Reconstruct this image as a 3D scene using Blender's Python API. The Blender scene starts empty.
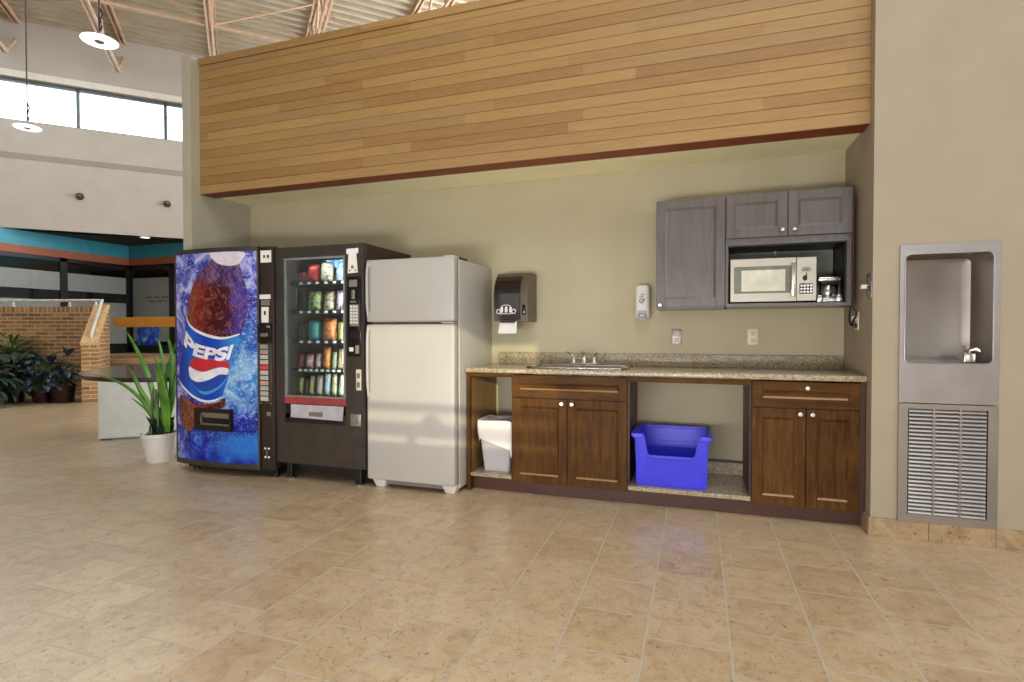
import bpy, bmesh, math, random
from mathutils import Vector, Matrix
random.seed(7)
SC = bpy.context.scene
COL = SC.collection
H = 1.18
f, yaw, pit, rol = 548.75, 0.32679, -0.017656, -0.00095
cy, sy = math.cos(yaw), math.sin(yaw)
FW = Vector((-sy*math.cos(pit), cy*math.cos(pit), math.sin(pit)))
R0 = Vector((cy, sy, 0)); U0 = R0.cross(FW)
RT = R0*math.cos(rol)+U0*math.sin(rol); UP = U0*math.cos(rol)-R0*math.sin(rol)

def at(px, py, X=None, Y=None, Z=None, c=None):
    """the point of the place seen at a pixel of the photograph, on a known plane"""
    d = FW+RT*((px-512)/f)-UP*((py-341)/f)
    if X is not None: t = X/d.x
    elif Y is not None: t = Y/d.y
    elif Z is not None: t = (Z-H)/d.z
    else: t = c/(d.x-d.y)
    return d*t+Vector((0, 0, H))

# ------------------------------------------------------------ materials
def lin(c):
    return tuple(((v/255)/12.92 if v/255 <= .04045 else ((v/255+.055)/1.055)**2.4) for v in c)+(1,)

class NT:
    def __init__(s, name):
        s.m = bpy.data.materials.new(name); s.m.use_nodes = True
        s.t = s.m.node_tree; s.b = s.t.nodes['Principled BSDF']; s.out = s.t.nodes['Material Output']
        s._p = None
    def n(s, typ, **kw):
        nd = s.t.nodes.new(typ)
        for k, v in kw.items(): setattr(nd, k, v)
        return nd
    def l(s, a, b): s.t.links.new(a, b)
    def pos(s):
        if s._p is None: s._p = s.n('ShaderNodeNewGeometry').outputs['Position']
        return s._p
    def mapping(s, loc=(0,0,0), rot=(0,0,0), sc=(1,1,1)):
        m = s.n('ShaderNodeMapping'); s.l(s.pos(), m.inputs[0])
        m.inputs[1].default_value = loc; m.inputs[2].default_value = rot; m.inputs[3].default_value = sc
        return m.outputs[0]
    def noise(s, scale, detail=4, rough=.55, vec=None, dist=0):
        nd = s.n('ShaderNodeTexNoise'); nd.inputs['Scale'].default_value = scale
        nd.inputs['Detail'].default_value = detail; nd.inputs['Roughness'].default_value = rough
        nd.inputs['Distortion'].default_value = dist
        s.l(vec or s.pos(), nd.inputs['Vector']); return nd.outputs['Fac']
    def ramp(s, fac, stops):
        r = s.n('ShaderNodeValToRGB'); e = r.color_ramp.elements
        while len(e) < len(stops): e.new(.5)
        for i, (p, c) in enumerate(stops):
            e[i].position = p; e[i].color = lin(c) if max(c) > 1.01 or len(c) == 3 else c
        s.l(fac, r.inputs[0]); return r.outputs[0]
    def mix(s, fac, a, b, blend='MIX'):
        m = s.n('ShaderNodeMix', data_type='RGBA', blend_type=blend)
        for sock, v in ((m.inputs[0], fac), (m.inputs[6], a), (m.inputs[7], b)):
            if isinstance(v, (int, float)): sock.default_value = v
            elif isinstance(v, tuple): sock.default_value = lin(v)
            else: s.l(v, sock)
        return m.outputs[2]
    def math(s, op, a, b=None):
        m = s.n('ShaderNodeMath', operation=op)
        for i, v in enumerate((a, b)):
            if v is None: continue
            if isinstance(v, (int, float)): m.inputs[i].default_value = v
            else: s.l(v, m.inputs[i])
        return m.outputs[0]
    def col(s, c):
        if isinstance(c, tuple): s.b.inputs['Base Color'].default_value = lin(c)
        else: s.l(c, s.b.inputs['Base Color'])
        return s
    def set(s, rough=.5, metal=0, spec=.5, coat=0, coatr=.1):
        s.b.inputs['Roughness'].default_value = rough; s.b.inputs['Metallic'].default_value = metal
        s.b.inputs['Specular IOR Level'].default_value = spec
        s.b.inputs['Coat Weight'].default_value = coat; s.b.inputs['Coat Roughness'].default_value = coatr
        return s
    def bump(s, h, strength=.2, dist=.01):
        b = s.n('ShaderNodeBump'); b.inputs['Strength'].default_value = strength; b.inputs['Distance'].default_value = dist
        s.l(h, b.inputs['Height']); s.l(b.outputs[0], s.b.inputs['Normal']); return s

def plain(name, c, rough=.5, metal=0, spec=.5, var=.08, vs=9, coat=0):
    """one colour with a slight procedural mottling"""
    t = NT(name)
    n = t.noise(vs, 3)
    lo = tuple(max(0, v*(1-var)) for v in c); hi = tuple(min(255, v*(1+var)) for v in c)
    t.col(t.ramp(n, [(.3, lo), (.7, hi)])).set(rough, metal, spec, coat)
    return t.m

def wood(name, dark, mid, light, rough=.4, axis='z', coat=0, scale=1.0, spec=.5):
    t = NT(name)
    sc = {'z': (14, 14, 1.6), 'x': (1.6, 14, 14), 'y': (14, 1.6, 14)}[axis]
    v = t.mapping(sc=tuple(k*scale for k in sc))
    g = t.noise(2.2, 6, .6, v, 1.2)
    blotch = t.noise(3.0, 3, .5)
    c = t.ramp(g, [(.25, dark), (.5, mid), (.78, light)])
    c = t.mix(.35, c, t.ramp(blotch, [(.3, dark), (.7, light)]), 'MIX')
    t.col(c).set(rough, 0, spec, coat, .25).bump(g, .08, .004)
    return t.m

def thin_glass(name, tint=(230, 240, 240), refl=.12, rough=.02):
    t = NT(name); t.t.nodes.remove(t.b)
    tr = t.n('ShaderNodeBsdfTransparent'); tr.inputs[0].default_value = lin(tint)
    gl = t.n('ShaderNodeBsdfGlossy'); gl.inputs['Roughness'].default_value = rough
    fr = t.n('ShaderNodeFresnel'); fr.inputs[0].default_value = 1.45
    k = t.math('ADD', t.math('MULTIPLY', fr.outputs[0], .8), refl*.3)
    mx = t.n('ShaderNodeMixShader'); t.l(k, mx.inputs[0]); t.l(tr.outputs[0], mx.inputs[1]); t.l(gl.outputs[0], mx.inputs[2])
    t.l(mx.outputs[0], t.out.inputs[0])
    return t.m

def emit(name, c, s):
    t = NT(name); t.b.inputs['Emission Color'].default_value = lin(c); t.b.inputs['Emission Strength'].default_value = s
    t.col(c); return t.m

M = {}
M['wall'] = plain('wall_paint_olive', (186, 175, 145), .75, var=.02, vs=3)
M['wall_r'] = plain('wall_paint_beige', (166, 152, 130), .7, var=.02, vs=3)
M['wall_l'] = plain('wall_paint_cream', (182, 172, 160), .75, var=.02, vs=3)
M['wall_band'] = plain('wall_band_taupe', (152, 142, 126), .75, var=.02, vs=3)
M['pillar'] = plain('wall_paint_stone', (176, 170, 150), .7, var=.02, vs=3)
M['soffit'] = plain('soffit_cream', (252, 246, 206), .6, var=.02, vs=3)
M['trimred'] = wood('stained_trim', (96, 34, 12), (128, 52, 22), (148, 70, 34), .5, 'x')
M['white_trim'] = plain('white_trim_paint', (222, 214, 200), .5, var=.03)
M['dark_soffit'] = plain('dark_soffit_paint', (52, 34, 26), .7)
M['teal'] = plain('teal_fascia', (58, 146, 164), .5, var=.05)
M['brown_band'] = plain('rust_band', (158, 88, 60), .6, var=.05)
M['frame_dark'] = plain('dark_frame_metal', (30, 25, 24), .4, .3)
M['frame_grey'] = plain('grey_window_metal', (96, 96, 96), .4, .4)
M['glass'] = thin_glass('clear_glass')
M['glass_dark'] = thin_glass('tinted_glass', (176, 186, 186), .2)
M['frost'] = plain('frosted_film', (142, 144, 138), .6, var=.03)
M['film_text'] = plain('film_lettering', (70, 78, 80), .6)
M['shop_wall'] = plain('shop_wall_paint', (150, 138, 112), .8)
M['shop_dark'] = plain('shop_dark_paint', (46, 42, 40), .8)
M['chrome'] = plain('brushed_nickel', (210, 205, 196), .22, 1, var=.03)
M['steel'] = plain('stainless_steel', (164, 158, 154), .36, .75, var=.04, vs=5)
M['steel_d'] = plain('stainless_steel_satin', (152, 143, 135), .42, .75, var=.05, vs=4)
M['black'] = plain('black_plastic', (18, 17, 18), .4)
M['black_gloss'] = plain('black_gloss_plastic', (14, 12, 13), .12)
M['dgrey'] = plain('dark_grey_metal', (96, 90, 86), .33, .85, var=.06)
M['dbrown'] = plain('dark_bronze_metal', (70, 60, 55), .34, .6, var=.08, vs=4)
M['white'] = plain('white_enamel', (182, 178, 171), .32, var=.012, vs=4)
M['white_pl'] = plain('white_plastic', (222, 218, 210), .4, var=.02)
M['ivory'] = plain('ivory_plastic', (226, 216, 192), .4, var=.02)
M['paper'] = plain('white_paper', (236, 232, 224), .8, var=.02)
M['gasket'] = plain('grey_gasket', (120, 114, 108), .6)
M['bin_grey'] = plain('grey_bin_plastic', (190, 186, 188), .45, var=.02)
M['bag'] = plain('white_liner_plastic', (238, 230, 222), .45, var=.03)
M['blue'] = plain('blue_bin_plastic', (58, 56, 222), .38, var=.03)
M['smoke'] = plain('smoked_plastic', (34, 26, 22), .14, coat=.3)
M['taupe_pl'] = plain('taupe_plastic', (92, 80, 60), .35)
M['cab'] = wood('stained_maple', (46, 25, 7), (82, 51, 19), (114, 77, 36), .5, 'z', spec=.12)
M['cab_x'] = wood('stained_maple_cross', (46, 25, 7), (82, 51, 19), (114, 77, 36), .5, 'x', spec=.12)
M['bevel_light'] = wood('highlight_wood_edge', (120, 84, 46), (150, 110, 66), (176, 136, 88), .4, 'x')  # paler wood tone stands for light caught on the lower panel bevels
M['cab_dk'] = wood('stained_side_panel', (44, 18, 12), (62, 28, 18), (78, 38, 24), .5, 'z')
M['cab_in'] = wood('cabinet_interior', (104, 78, 40), (130, 100, 56), (150, 118, 70), .5, 'z')
M['toe'] = wood('toe_kick_wood', (56, 24, 12), (74, 36, 20), (86, 46, 28), .5, 'x')
M['upcab'] = wood('upper_cabinet_wood', (78, 70, 68), (96, 89, 85), (112, 106, 99), .3, 'z', .35, .6)  # grey of the reflected sheen is put into the stain colour
M['grey_back'] = plain('grey_back_panel', (126, 128, 116), .6)
M['tabletop'] = plain('dark_laminate', (84, 72, 70), .22, var=.05, coat=.3)
M['table_edge'] = plain('dark_table_edge', (44, 28, 24), .35)
M['table_base'] = plain('pale_laminate', (205, 204, 192), .25, var=.03)
M['pot_white'] = plain('white_glazed_pot', (226, 220, 214), .3, var=.02)
M['pot_dark'] = plain('maroon_pot', (46, 24, 22), .3)
M['soil'] = plain('potting_soil', (36, 26, 20), .9, var=.4, vs=60)
M['peach'] = plain('peach_painted_steel', (196, 160, 130), .5, var=.05)
M['orange_wood'] = wood('honey_oak', (176, 112, 26), (194, 130, 40), (208, 146, 58), .35, 'x')
M['handrail'] = plain('white_rail_paint', (214, 208, 200), .4)
M['lamp_white'] = emit('lamp_diffuser', (255, 252, 246), 2.2)
M['tan_edge'] = plain('tan_landing_edge', (190, 158, 116), .5)
M['red_strip'] = plain('red_trim_strip', (150, 62, 62), .4)
M['flap'] = plain('grey_flap', (176, 172, 178), .35)
M['dark_cable'] = plain('dark_cable', (40, 34, 32), .5)

def leafmat(name, a, b, sc=7):
    t = NT(name); t.col(t.ramp(t.noise(sc, 3), [(.3, a), (.7, b)])).set(.38, spec=.5); return t.m
M['leaf_dark'] = leafmat('dark_green_leaf', (20, 34, 24), (72, 92, 74), 14)
M['leaf_blue'] = leafmat('bluish_green_leaf', (22, 34, 40), (78, 94, 104), 14)
M['leaf_fern'] = leafmat('pale_fern_leaf', (84, 104, 56), (134, 150, 98))
M['leaf_bright'] = leafmat('bright_green_leaf', (28, 84, 20), (112, 170, 62), 5)
M['stem'] = leafmat('plant_stem', (60, 86, 40), (104, 130, 72))

def tile_mat(name, su, sv, swap, c_lo, c_mid, c_hi, grout, bw, rh, mortar=.006, rough=.3):
    t = NT(name)
    sep = t.n('ShaderNodeSeparateXYZ'); t.l(t.pos(), sep.inputs[0])
    u = t.math('ADD', sep.outputs[1 if swap else 0], su); v = t.math('ADD', sep.outputs[0 if swap else 1], sv)
    cmb = t.n('ShaderNodeCombineXYZ'); t.l(u, cmb.inputs[0]); t.l(v, cmb.inputs[1])
    br = t.n('ShaderNodeTexBrick'); br.offset = .5; br.offset_frequency = 2
    t.l(cmb.outputs[0], br.inputs['Vector'])
    br.inputs['Scale'].default_value = 1; br.inputs['Brick Width'].default_value = bw; br.inputs['Row Height'].default_value = rh
    br.inputs['Mortar Size'].default_value = mortar*.5; br.inputs['Mortar Smooth'].default_value = .2; br.inputs['Bias'].default_value = 0
    br.inputs['Color1'].default_value = (0, 0, 0, 1); br.inputs['Color2'].default_value = (1, 1, 1, 1)
    n1 = t.noise(11, 8, .62, dist=.8); n2 = t.noise(42, 6, .7, dist=1.2)
    base = t.ramp(n1, [(.28, c_lo), (.5, c_mid), (.72, c_hi)])
    speck = t.ramp(n2, [(.36, (0, 0, 0)), (.43, (255, 255, 255))])
    base = t.mix(t.math('MULTIPLY', t.math('SUBTRACT', 1, speck), .8), base, tuple(v*.72 for v in c_lo))
    base = t.mix(.16, base, br.outputs['Color'], 'SOFT_LIGHT')
    c = t.mix(br.outputs['Fac'], base, grout)
    t.col(c).set(rough)
    r = t.math('ADD', t.math('MULTIPLY', br.outputs['Fac'], .6), t.math('ADD', t.math('MULTIPLY', n2, .12), rough-.06))
    t.l(r, t.b.inputs['Roughness'])
    h = t.math('SUBTRACT', t.math('MULTIPLY', n2, .12), br.outputs['Fac'])
    t.bump(h, .25, .003)
    return t
FT = tile_mat('floor_tile', -1.38-.1535+.307*50, 2.335+.614*30, True, (180, 152, 116), (202, 176, 140), (212, 188, 154), (188, 178, 160), .307, .307, .009)
FT.b.inputs['Specular IOR Level'].default_value = .8; M['floor'] = FT.m
M['base_tile'] = tile_mat('base_tile', .15, 3, False, (146, 120, 90), (172, 146, 112), (186, 162, 130), (150, 130, 104), .307, 2, .004).m

def granite():
    t = NT('granite_laminate')
    n1 = t.noise(70, 4, .7); n2 = t.noise(160, 3, .6); n3 = t.noise(14, 3)
    c = t.ramp(n1, [(.33, (64, 52, 42)), (.42, (138, 120, 94)), (.55, (176, 160, 130)), (.7, (214, 202, 176))])
    c = t.mix(t.math('MULTIPLY', t.math('GREATER_THAN', n2, .6), .6), c, (72, 60, 50))
    c = t.mix(.25, c, t.ramp(n3, [(.3, (140, 118, 90)), (.7, (196, 186, 160))]))
    t.col(c).set(.22); return t.m
M['granite'] = granite()

def cladding():
    t = NT('cedar_cladding')
    sep = t.n('ShaderNodeSeparateXYZ'); t.l(t.pos(), sep.inputs[0])
    cmb = t.n('ShaderNodeCombineXYZ'); t.l(t.math('ADD', sep.outputs[0], 20), cmb.inputs[0]); t.l(t.math('SUBTRACT', sep.outputs[2], 2.391-.0763*10), cmb.inputs[1])
    br = t.n('ShaderNodeTexBrick'); br.offset = .37; br.offset_frequency = 3; br.squash = .7; br.squash_frequency = 2
    t.l(cmb.outputs[0], br.inputs['Vector'])
    br.inputs['Scale'].default_value = 1; br.inputs['Brick Width'].default_value = 1.75; br.inputs['Row Height'].default_value = .0763
    br.inputs['Mortar Size'].default_value = 0; br.inputs['Bias'].default_value = 0
    br.inputs['Color1'].default_value = (0, 0, 0, 1); br.inputs['Color2'].default_value = (1, 1, 1, 1)
    tone = t.n('ShaderNodeRGBToBW'); t.l(br.outputs['Color'], tone.inputs[0])
    g = t.noise(3, 6, .62, t.mapping(sc=(1.2, 16, 22)), 1)
    c = t.ramp(tone.outputs[0], [(0, (146, 106, 62)), (.3, (159, 120, 69)), (.6, (171, 135, 81)), (.85, (153, 117, 79)), (1, (180, 144, 89))])
    c = t.mix(.28, c, t.ramp(g, [(.25, (96, 66, 34)), (.75, (176, 148, 94))]))
    t.col(c).set(.55).bump(g, .06, .004); return t.m
M['clad'] = cladding()

def brick(name, dirv, soldier_z=None):
    t = NT(name)
    sep = t.n('ShaderNodeSeparateXYZ'); t.l(t.pos(), sep.inputs[0])
    u = t.math('ADD', t.math('MULTIPLY', sep.outputs[0], dirv[0]), t.math('MULTIPLY', sep.outputs[1], dirv[1]))
    cmb = t.n('ShaderNodeCombineXYZ'); t.l(t.math('ADD', u, 40), cmb.inputs[0]); t.l(sep.outputs[2], cmb.inputs[1])
    def bt(w, h, off):
        br = t.n('ShaderNodeTexBrick'); br.offset = off; br.offset_frequency = 2
        t.l(cmb.outputs[0], br.inputs['Vector'])
        br.inputs['Scale'].default_value = 1; br.inputs['Brick Width'].default_value = w; br.inputs['Row Height'].default_value = h
        br.inputs['Mortar Size'].default_value = .007; br.inputs['Mortar Smooth'].default_value = .1
        br.inputs['Color1'].default_value = (0, 0, 0, 1); br.inputs['Color2'].default_value = (1, 1, 1, 1)
        return br
    br = bt(.25, .0695, .5)
    fac, colr = br.outputs['Fac'], br.outputs['Color']
    if soldier_z:
        b2 = bt(.085, 5, 0)
        k = t.math('GREATER_THAN', sep.outputs[2], soldier_z)
        fac = t.mix(k, fac, b2.outputs['Fac']); colr = t.mix(k, colr, b2.outputs['Color'])
    bw = t.n('ShaderNodeRGBToBW'); t.l(colr, bw.inputs[0])
    c = t.ramp(bw.outputs[0], [(0, (122, 82, 56)), (.35, (166, 120, 72)), (.55, (190, 146, 90)), (.8, (158, 104, 66)), (1, (136, 98, 70))])
    c = t.mix(.2, c, t.ramp(t.noise(20, 4), [(.3, (120, 84, 56)), (.7, (204, 164, 110))]))
    c = t.mix(fac, c, (206, 186, 150))
    t.col(c).set(.8)
    return t.m
M['brick_w'] = brick('brick_wall_face', (cy, sy), 1.54)
M['brick_s'] = brick('brick_stair_side', (-.7071, .7071))
M['brick_f'] = brick('brick_stair_front', (.7071, .7071))
M['cap'] = plain('tan_brick_cap', (202, 166, 116), .7, var=.12, vs=20)

def deck():
    t = NT('painted_metal_deck')
    n = t.noise(2, 3)
    t.col(t.ramp(n, [(.3, (168, 154, 132)), (.7, (184, 170, 148))])).set(.5); return t.m
M['deck'] = deck()

# ------------------------------------------------------------ geometry helpers
class MB:
    def __init__(s, xf=None): s.bm = bmesh.new(); s.xf = xf
    def _merge(s, b):
        me = bpy.data.meshes.new('t'); b.to_mesh(me); b.free(); s.bm.from_mesh(me); bpy.data.meshes.remove(me); return s
    def box(s, x0, x1, y0, y1, z0, z1, bev=0, seg=2):
        b = bmesh.new(); bmesh.ops.create_cube(b, size=1)
        for v in b.verts: v.co = Vector((x0+(v.co.x+.5)*(x1-x0), y0+(v.co.y+.5)*(y1-y0), z0+(v.co.z+.5)*(z1-z0)))
        if bev: bmesh.ops.bevel(b, geom=list(b.edges), offset=bev, segments=seg, affect='EDGES', profile=.5)
        return s._merge(b)
    def taper(s, x0, x1, y0, y1, z0, z1, dx, dy, bev=0):
        """box whose bottom is drawn in by dx, dy"""
        b = bmesh.new(); bmesh.ops.create_cube(b, size=1)
        for v in b.verts:
            lo = v.co.z < 0
            mx, my = (x0+x1)/2, (y0+y1)/2
            hx, hy = (x1-x0)/2-(dx if lo else 0), (y1-y0)/2-(dy if lo else 0)
            v.co = Vector((mx+v.co.x*2*hx, my+v.co.y*2*hy, z0 if lo else z1))
        if bev: bmesh.ops.bevel(b, geom=list(b.edges), offset=bev, segments=2, affect='EDGES', profile=.5)
        return s._merge(b)
    def poly(s, pts, ext):
        """planar polygon of 3-D points, extruded by the vector ext"""
        b = bmesh.new(); vs = [b.verts.new(p) for p in pts]; fc = b.faces.new(vs)
        r = bmesh.ops.extrude_face_region(b, geom=[fc])
        bmesh.ops.translate(b, verts=[g for g in r['geom'] if isinstance(g, bmesh.types.BMVert)], vec=ext)
        bmesh.ops.recalc_face_normals(b, faces=b.faces[:]); return s._merge(b)
    def plate(s, outer, inner, ext):
        b = bmesh.new(); es = []
        for lp in (outer, inner):
            vs = [b.verts.new(p) for p in lp]
            es += [b.edges.new((vs[i], vs[(i+1) % len(vs)])) for i in range(len(vs))]
        bmesh.ops.triangle_fill(b, edges=es, use_beauty=True)
        r = bmesh.ops.extrude_face_region(b, geom=b.faces[:])
        bmesh.ops.translate(b, verts=[g for g in r['geom'] if isinstance(g, bmesh.types.BMVert)], vec=ext)
        bmesh.ops.recalc_face_normals(b, faces=b.faces[:]); return s._merge(b)
    def cyl(s, p0, p1, r0, r1=None, seg=20):
        r1 = r0 if r1 is None else r1
        p0, p1 = Vector(p0), Vector(p1); d = p1-p0
        b = bmesh.new(); bmesh.ops.create_cone(b, cap_ends=True, segments=seg, radius1=r0, radius2=r1, depth=d.length)
        m = Matrix.Translation((p0+p1)/2) @ d.to_track_quat('Z', 'Y').to_matrix().to_4x4()
        bmesh.ops.transform(b, matrix=m, verts=b.verts[:]); return s._merge(b)
    def tube(s, pts, r, seg=10):
        pts = [Vector(p) for p in pts]; b = bmesh.new(); rings = []
        for i, p in enumerate(pts):
            d = (pts[min(i+1, len(pts)-1)]-pts[max(i-1, 0)]).normalized()
            q = d.to_track_quat('Z', 'Y')
            rings.append([b.verts.new(p+q @ Vector((r*math.cos(a*2*math.pi/seg), r*math.sin(a*2*math.pi/seg), 0))) for a in range(seg)])
        for i in range(len(rings)-1):
            best = min(range(seg), key=lambda k: (rings[i+1][k].co-rings[i][0].co).length)
            for a in range(seg):
                b.faces.new((rings[i][a], rings[i][(a+1) % seg], rings[i+1][(a+1+best) % seg], rings[i+1][(a+best) % seg]))
        b.faces.new(rings[0][::-1]); b.faces.new(rings[-1])
        bmesh.ops.recalc_face_normals(b, faces=b.faces[:]); return s._merge(b)
    def lathe(s, prof, c, seg=28, axis='z'):
        b = bmesh.new(); rings = []
        for r, h in prof:
            ring = []
            for k in range(seg):
                a = 2*math.pi*k/seg; u, v = max(r, 1e-5)*math.cos(a), max(r, 1e-5)*math.sin(a)
                p = {'z': (u, v, h), 'y': (u, h, v), 'x': (h, u, v)}[axis]
                ring.append(b.verts.new(Vector(p)+Vector(c)))
            rings.append(ring)
        for i in range(len(rings)-1):
            for k in range(seg): b.faces.new((rings[i][k], rings[i][(k+1) % seg], rings[i+1][(k+1) % seg], rings[i+1][k]))
        bmesh.ops.remove_doubles(b, verts=b.verts[:], dist=2e-5)
        bmesh.ops.recalc_face_normals(b, faces=b.faces[:]); return s._merge(b)
    def ball(s, c, r, sc=(1, 1, 1), seg=16):
        b = bmesh.new(); bmesh.ops.create_uvsphere(b, u_segments=seg, v_segments=seg//2+2, radius=r)
        for v in b.verts: v.co = Vector((v.co.x*sc[0], v.co.y*sc[1], v.co.z*sc[2]))+Vector(c)
        return s._merge(b)
    def blade(s, base, az, length, width, lift, droop, n=7, fold=.25, wmid=.45):
        """a curved leaf blade with a midrib fold"""
        b = bmesh.new(); p = Vector(base); ang = lift; rows = []
        h = Vector((math.cos(az), math.sin(az), 0)); side = Vector((-math.sin(az), math.cos(az), 0))
        for i in range(n+1):
            t = i/n
            w = width*.5*(math.sin(math.pi*min(1, (t/wmid)*.5 if t < wmid else .5+.5*(t-wmid)/(1-wmid)))**.8)+.0015
            up = Vector((0, 0, 1))*math.cos(ang)-h*math.sin(ang)
            rows.append([b.verts.new(p-side*w+up*w*fold), b.verts.new(p), b.verts.new(p+side*w+up*w*fold)])
            d = h*math.cos(ang)+Vector((0, 0, 1))*math.sin(ang)
            p = p+d*(length/n); ang -= droop/n
        for i in range(n):
            for k in range(2): b.faces.new((rows[i][k], rows[i][k+1], rows[i+1][k+1], rows[i+1][k]))
        return s._merge(b)
    def build(s, name, mat, parent=None, smooth=False):
        if s.xf: s.bm.transform(s.xf)
        bmesh.ops.recalc_face_normals(s.bm, faces=s.bm.faces[:]) if s.xf else None
        me = bpy.data.meshes.new(name)
        co = [v.co for v in s.bm.verts]
        lo = Vector([min(c[i] for c in co) for i in range(3)]); hi = Vector([max(c[i] for c in co) for i in range(3)])
        org = Vector(((lo.x+hi.x)/2, (lo.y+hi.y)/2, lo.z))
        bmesh.ops.translate(s.bm, verts=s.bm.verts[:], vec=-org)
        if smooth:
            for fc in s.bm.faces: fc.smooth = True
            for e in s.bm.edges:
                if len(e.link_faces) == 2 and e.calc_face_angle(0) > .7: e.smooth = False
        s.bm.to_mesh(me); s.bm.free()
        me.materials.append(M[mat] if isinstance(mat, str) else mat)
        o = bpy.data.objects.new(name, me); COL.objects.link(o)
        pw = Vector((0, 0, 0)); q = parent
        while q is not None: pw += q.location; q = q.parent
        o.location = org-pw; o.parent = parent
        return o

def tag(o, label=None, cat=None, group=None, kind=None):
    for k, v in (('label', label), ('category', cat), ('group', group), ('kind', kind)):
        if v: o[k] = v
    return o
def thing(name, loc, label, cat, group=None):
    o = bpy.data.objects.new(name, None); o.location = loc; o.empty_display_size = .1; COL.objects.link(o)
    return tag(o, label, cat, group)
def struct(mb, name, mat, label=None, parent=None):
    o = mb.build(name, mat, parent)
    if parent is None: tag(o, label, None, None, 'structure')
    return o
def rrect(x0, x1, z0, z1, r, y, n=6):
    pts = []
    for cx, cz, a0 in ((x1-r, z1-r, 0), (x0+r, z1-r, 90), (x0+r, z0+r, 180), (x1-r, z0+r, 270)):
        for k in range(n+1):
            a = math.radians(a0+90*k/n); pts.append((cx+r*math.cos(a), y, cz+r*math.sin(a)))
    return pts

XL, XR, YB = -4.17, .948, 4.30          # niche: left face, right face, back face
YW, YC = 3.65, 3.727                   # front wall plane, cladding face
CZ = 7.33                              # underside of the deck
A45 = Matrix(((.70711, -.70711, 0, -12.95), (.70711, .70711, 0, 7.02), (0, 0, 1, 0), (0, 0, 0, 1)))   # angled wall: x along it, y into it

# ------------------------------------------------------------ the setting
struct(MB().box(-20, 8, -7, 14, -.1, 0), 'floor', 'floor', 'mottled beige ceramic tiles laid in a half offset pattern')
# wall with the drinking fountain recess
fx0, fx1, fz0, fz1 = 1.09, 1.525, .12, 1.65
w = MB(); w.box(XR, fx0, YW, 4.6, 0, CZ); w.box(fx1, 6, YW, 4.6, 0, CZ); w.box(fx0, fx1, YW, 4.6, fz1, CZ); w.box(fx0, fx1, YW, 4.6, 0, fz0); w.box(fx0, fx1, 4.2, 4.6, fz0, fz1)
struct(w, 'wall_right', 'wall_r', 'plain beige wall around the steel drinking fountain')
bj = [XR-.012, 1.228, 1.535, 1.842, 2.149, 6]
w = MB()
for i in range(5): w.box(bj[i]+(.001 if i else 0), bj[i+1]-.001, YW-.012, YW, 0, .108, .002)
w.box(XR-.012, XR, YW, 3.80, 0, .108, .002)
struct(w, 'baseboard_right', 'base_tile', 'tile skirting under the drinking fountain wall')
struct(MB().box(XL, XR, YB, 4.6, 0, 3.55), 'wall_back', 'wall', 'olive beige back wall of the kitchenette niche')
struct(MB().box(-4.27, XL, 3.64, 4.6, 0, 3.568), 'wall_left', 'pillar', 'end wall of the niche beside the soda machine')
struct(MB().box(XL, XR, 3.885, YB, 2.408, 2.47), 'ceiling_niche', 'soffit', 'cream soffit over the kitchenette')
struct(MB().box(XL, XR, YC+.004, 3.885, 2.391, 2.47), 'trim_1', 'trimred', 'reddish stained board edging the soffit')
w = MB()
k = 0
while 2.391+.0763*k < 3.50:
    z = 2.391+.0763*k; w.box(XL, XR, YC, YC+.02, z+.0012, min(z+.0751, 3.51), .0022, 1); k += 1
struct(w, 'wall_bulkhead', 'clad', 'cedar board cladding above the kitchenette')
struct(MB().box(XL, XR, YC+.006, 3.86, 2.47, 3.53), 'wall_bulkhead_core', 'clad')
struct(MB().box(XL, XR, YC-.012, 3.90, 3.512, 3.572, .004), 'trim_2', 'clad', 'flat cedar cap board along the top of the cladding')

# angled upper wall with its strip of windows
s0, s1 = -9, 9
WB, WTP = 5.36, 6.195
w = MB(A45); w.box(s0, s1, 0, .3, 3.235, 4.60); w.box(s0, s1, 0, .3, 4.72, WB); w.box(s0, s1, 0, .3, WTP, CZ)
struct(w, 'wall_far', 'wall_l', 'cream upper wall under and over the strip windows')
struct(MB(A45).box(s0, s1, -.006, .3, 4.60, 4.72), 'trim_3', 'wall_band', 'darker taupe stripe under the strip windows')
struct(MB(A45).box(s0, s1, -.05, .0, WTP, WTP+.13), 'trim_4', 'white_trim', 'pale ledge over the strip windows')
mull = [1.216+1.535*i for i in range(-6, 7)]
for i in range(len(mull)-1):
    a, b = mull[i], mull[i+1]
    w = MB(A45); w.box(a, b, .06, .12, WTP-.07, WTP); w.box(a, b, .06, .12, WB, WB+.03); w.box(a, a+.03, .06, .12, WB, WTP); w.box(b-.03, b, .06, .12, WB, WTP)
    wf = struct(w, 'window_%d' % (i+1), 'frame_grey', 'bright strip window in the angled upper wall')
    MB(A45).box(a+.03, b-.03, .085, .091, WB+.03, WTP-.07).build('pane', 'glass', wf)
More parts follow.
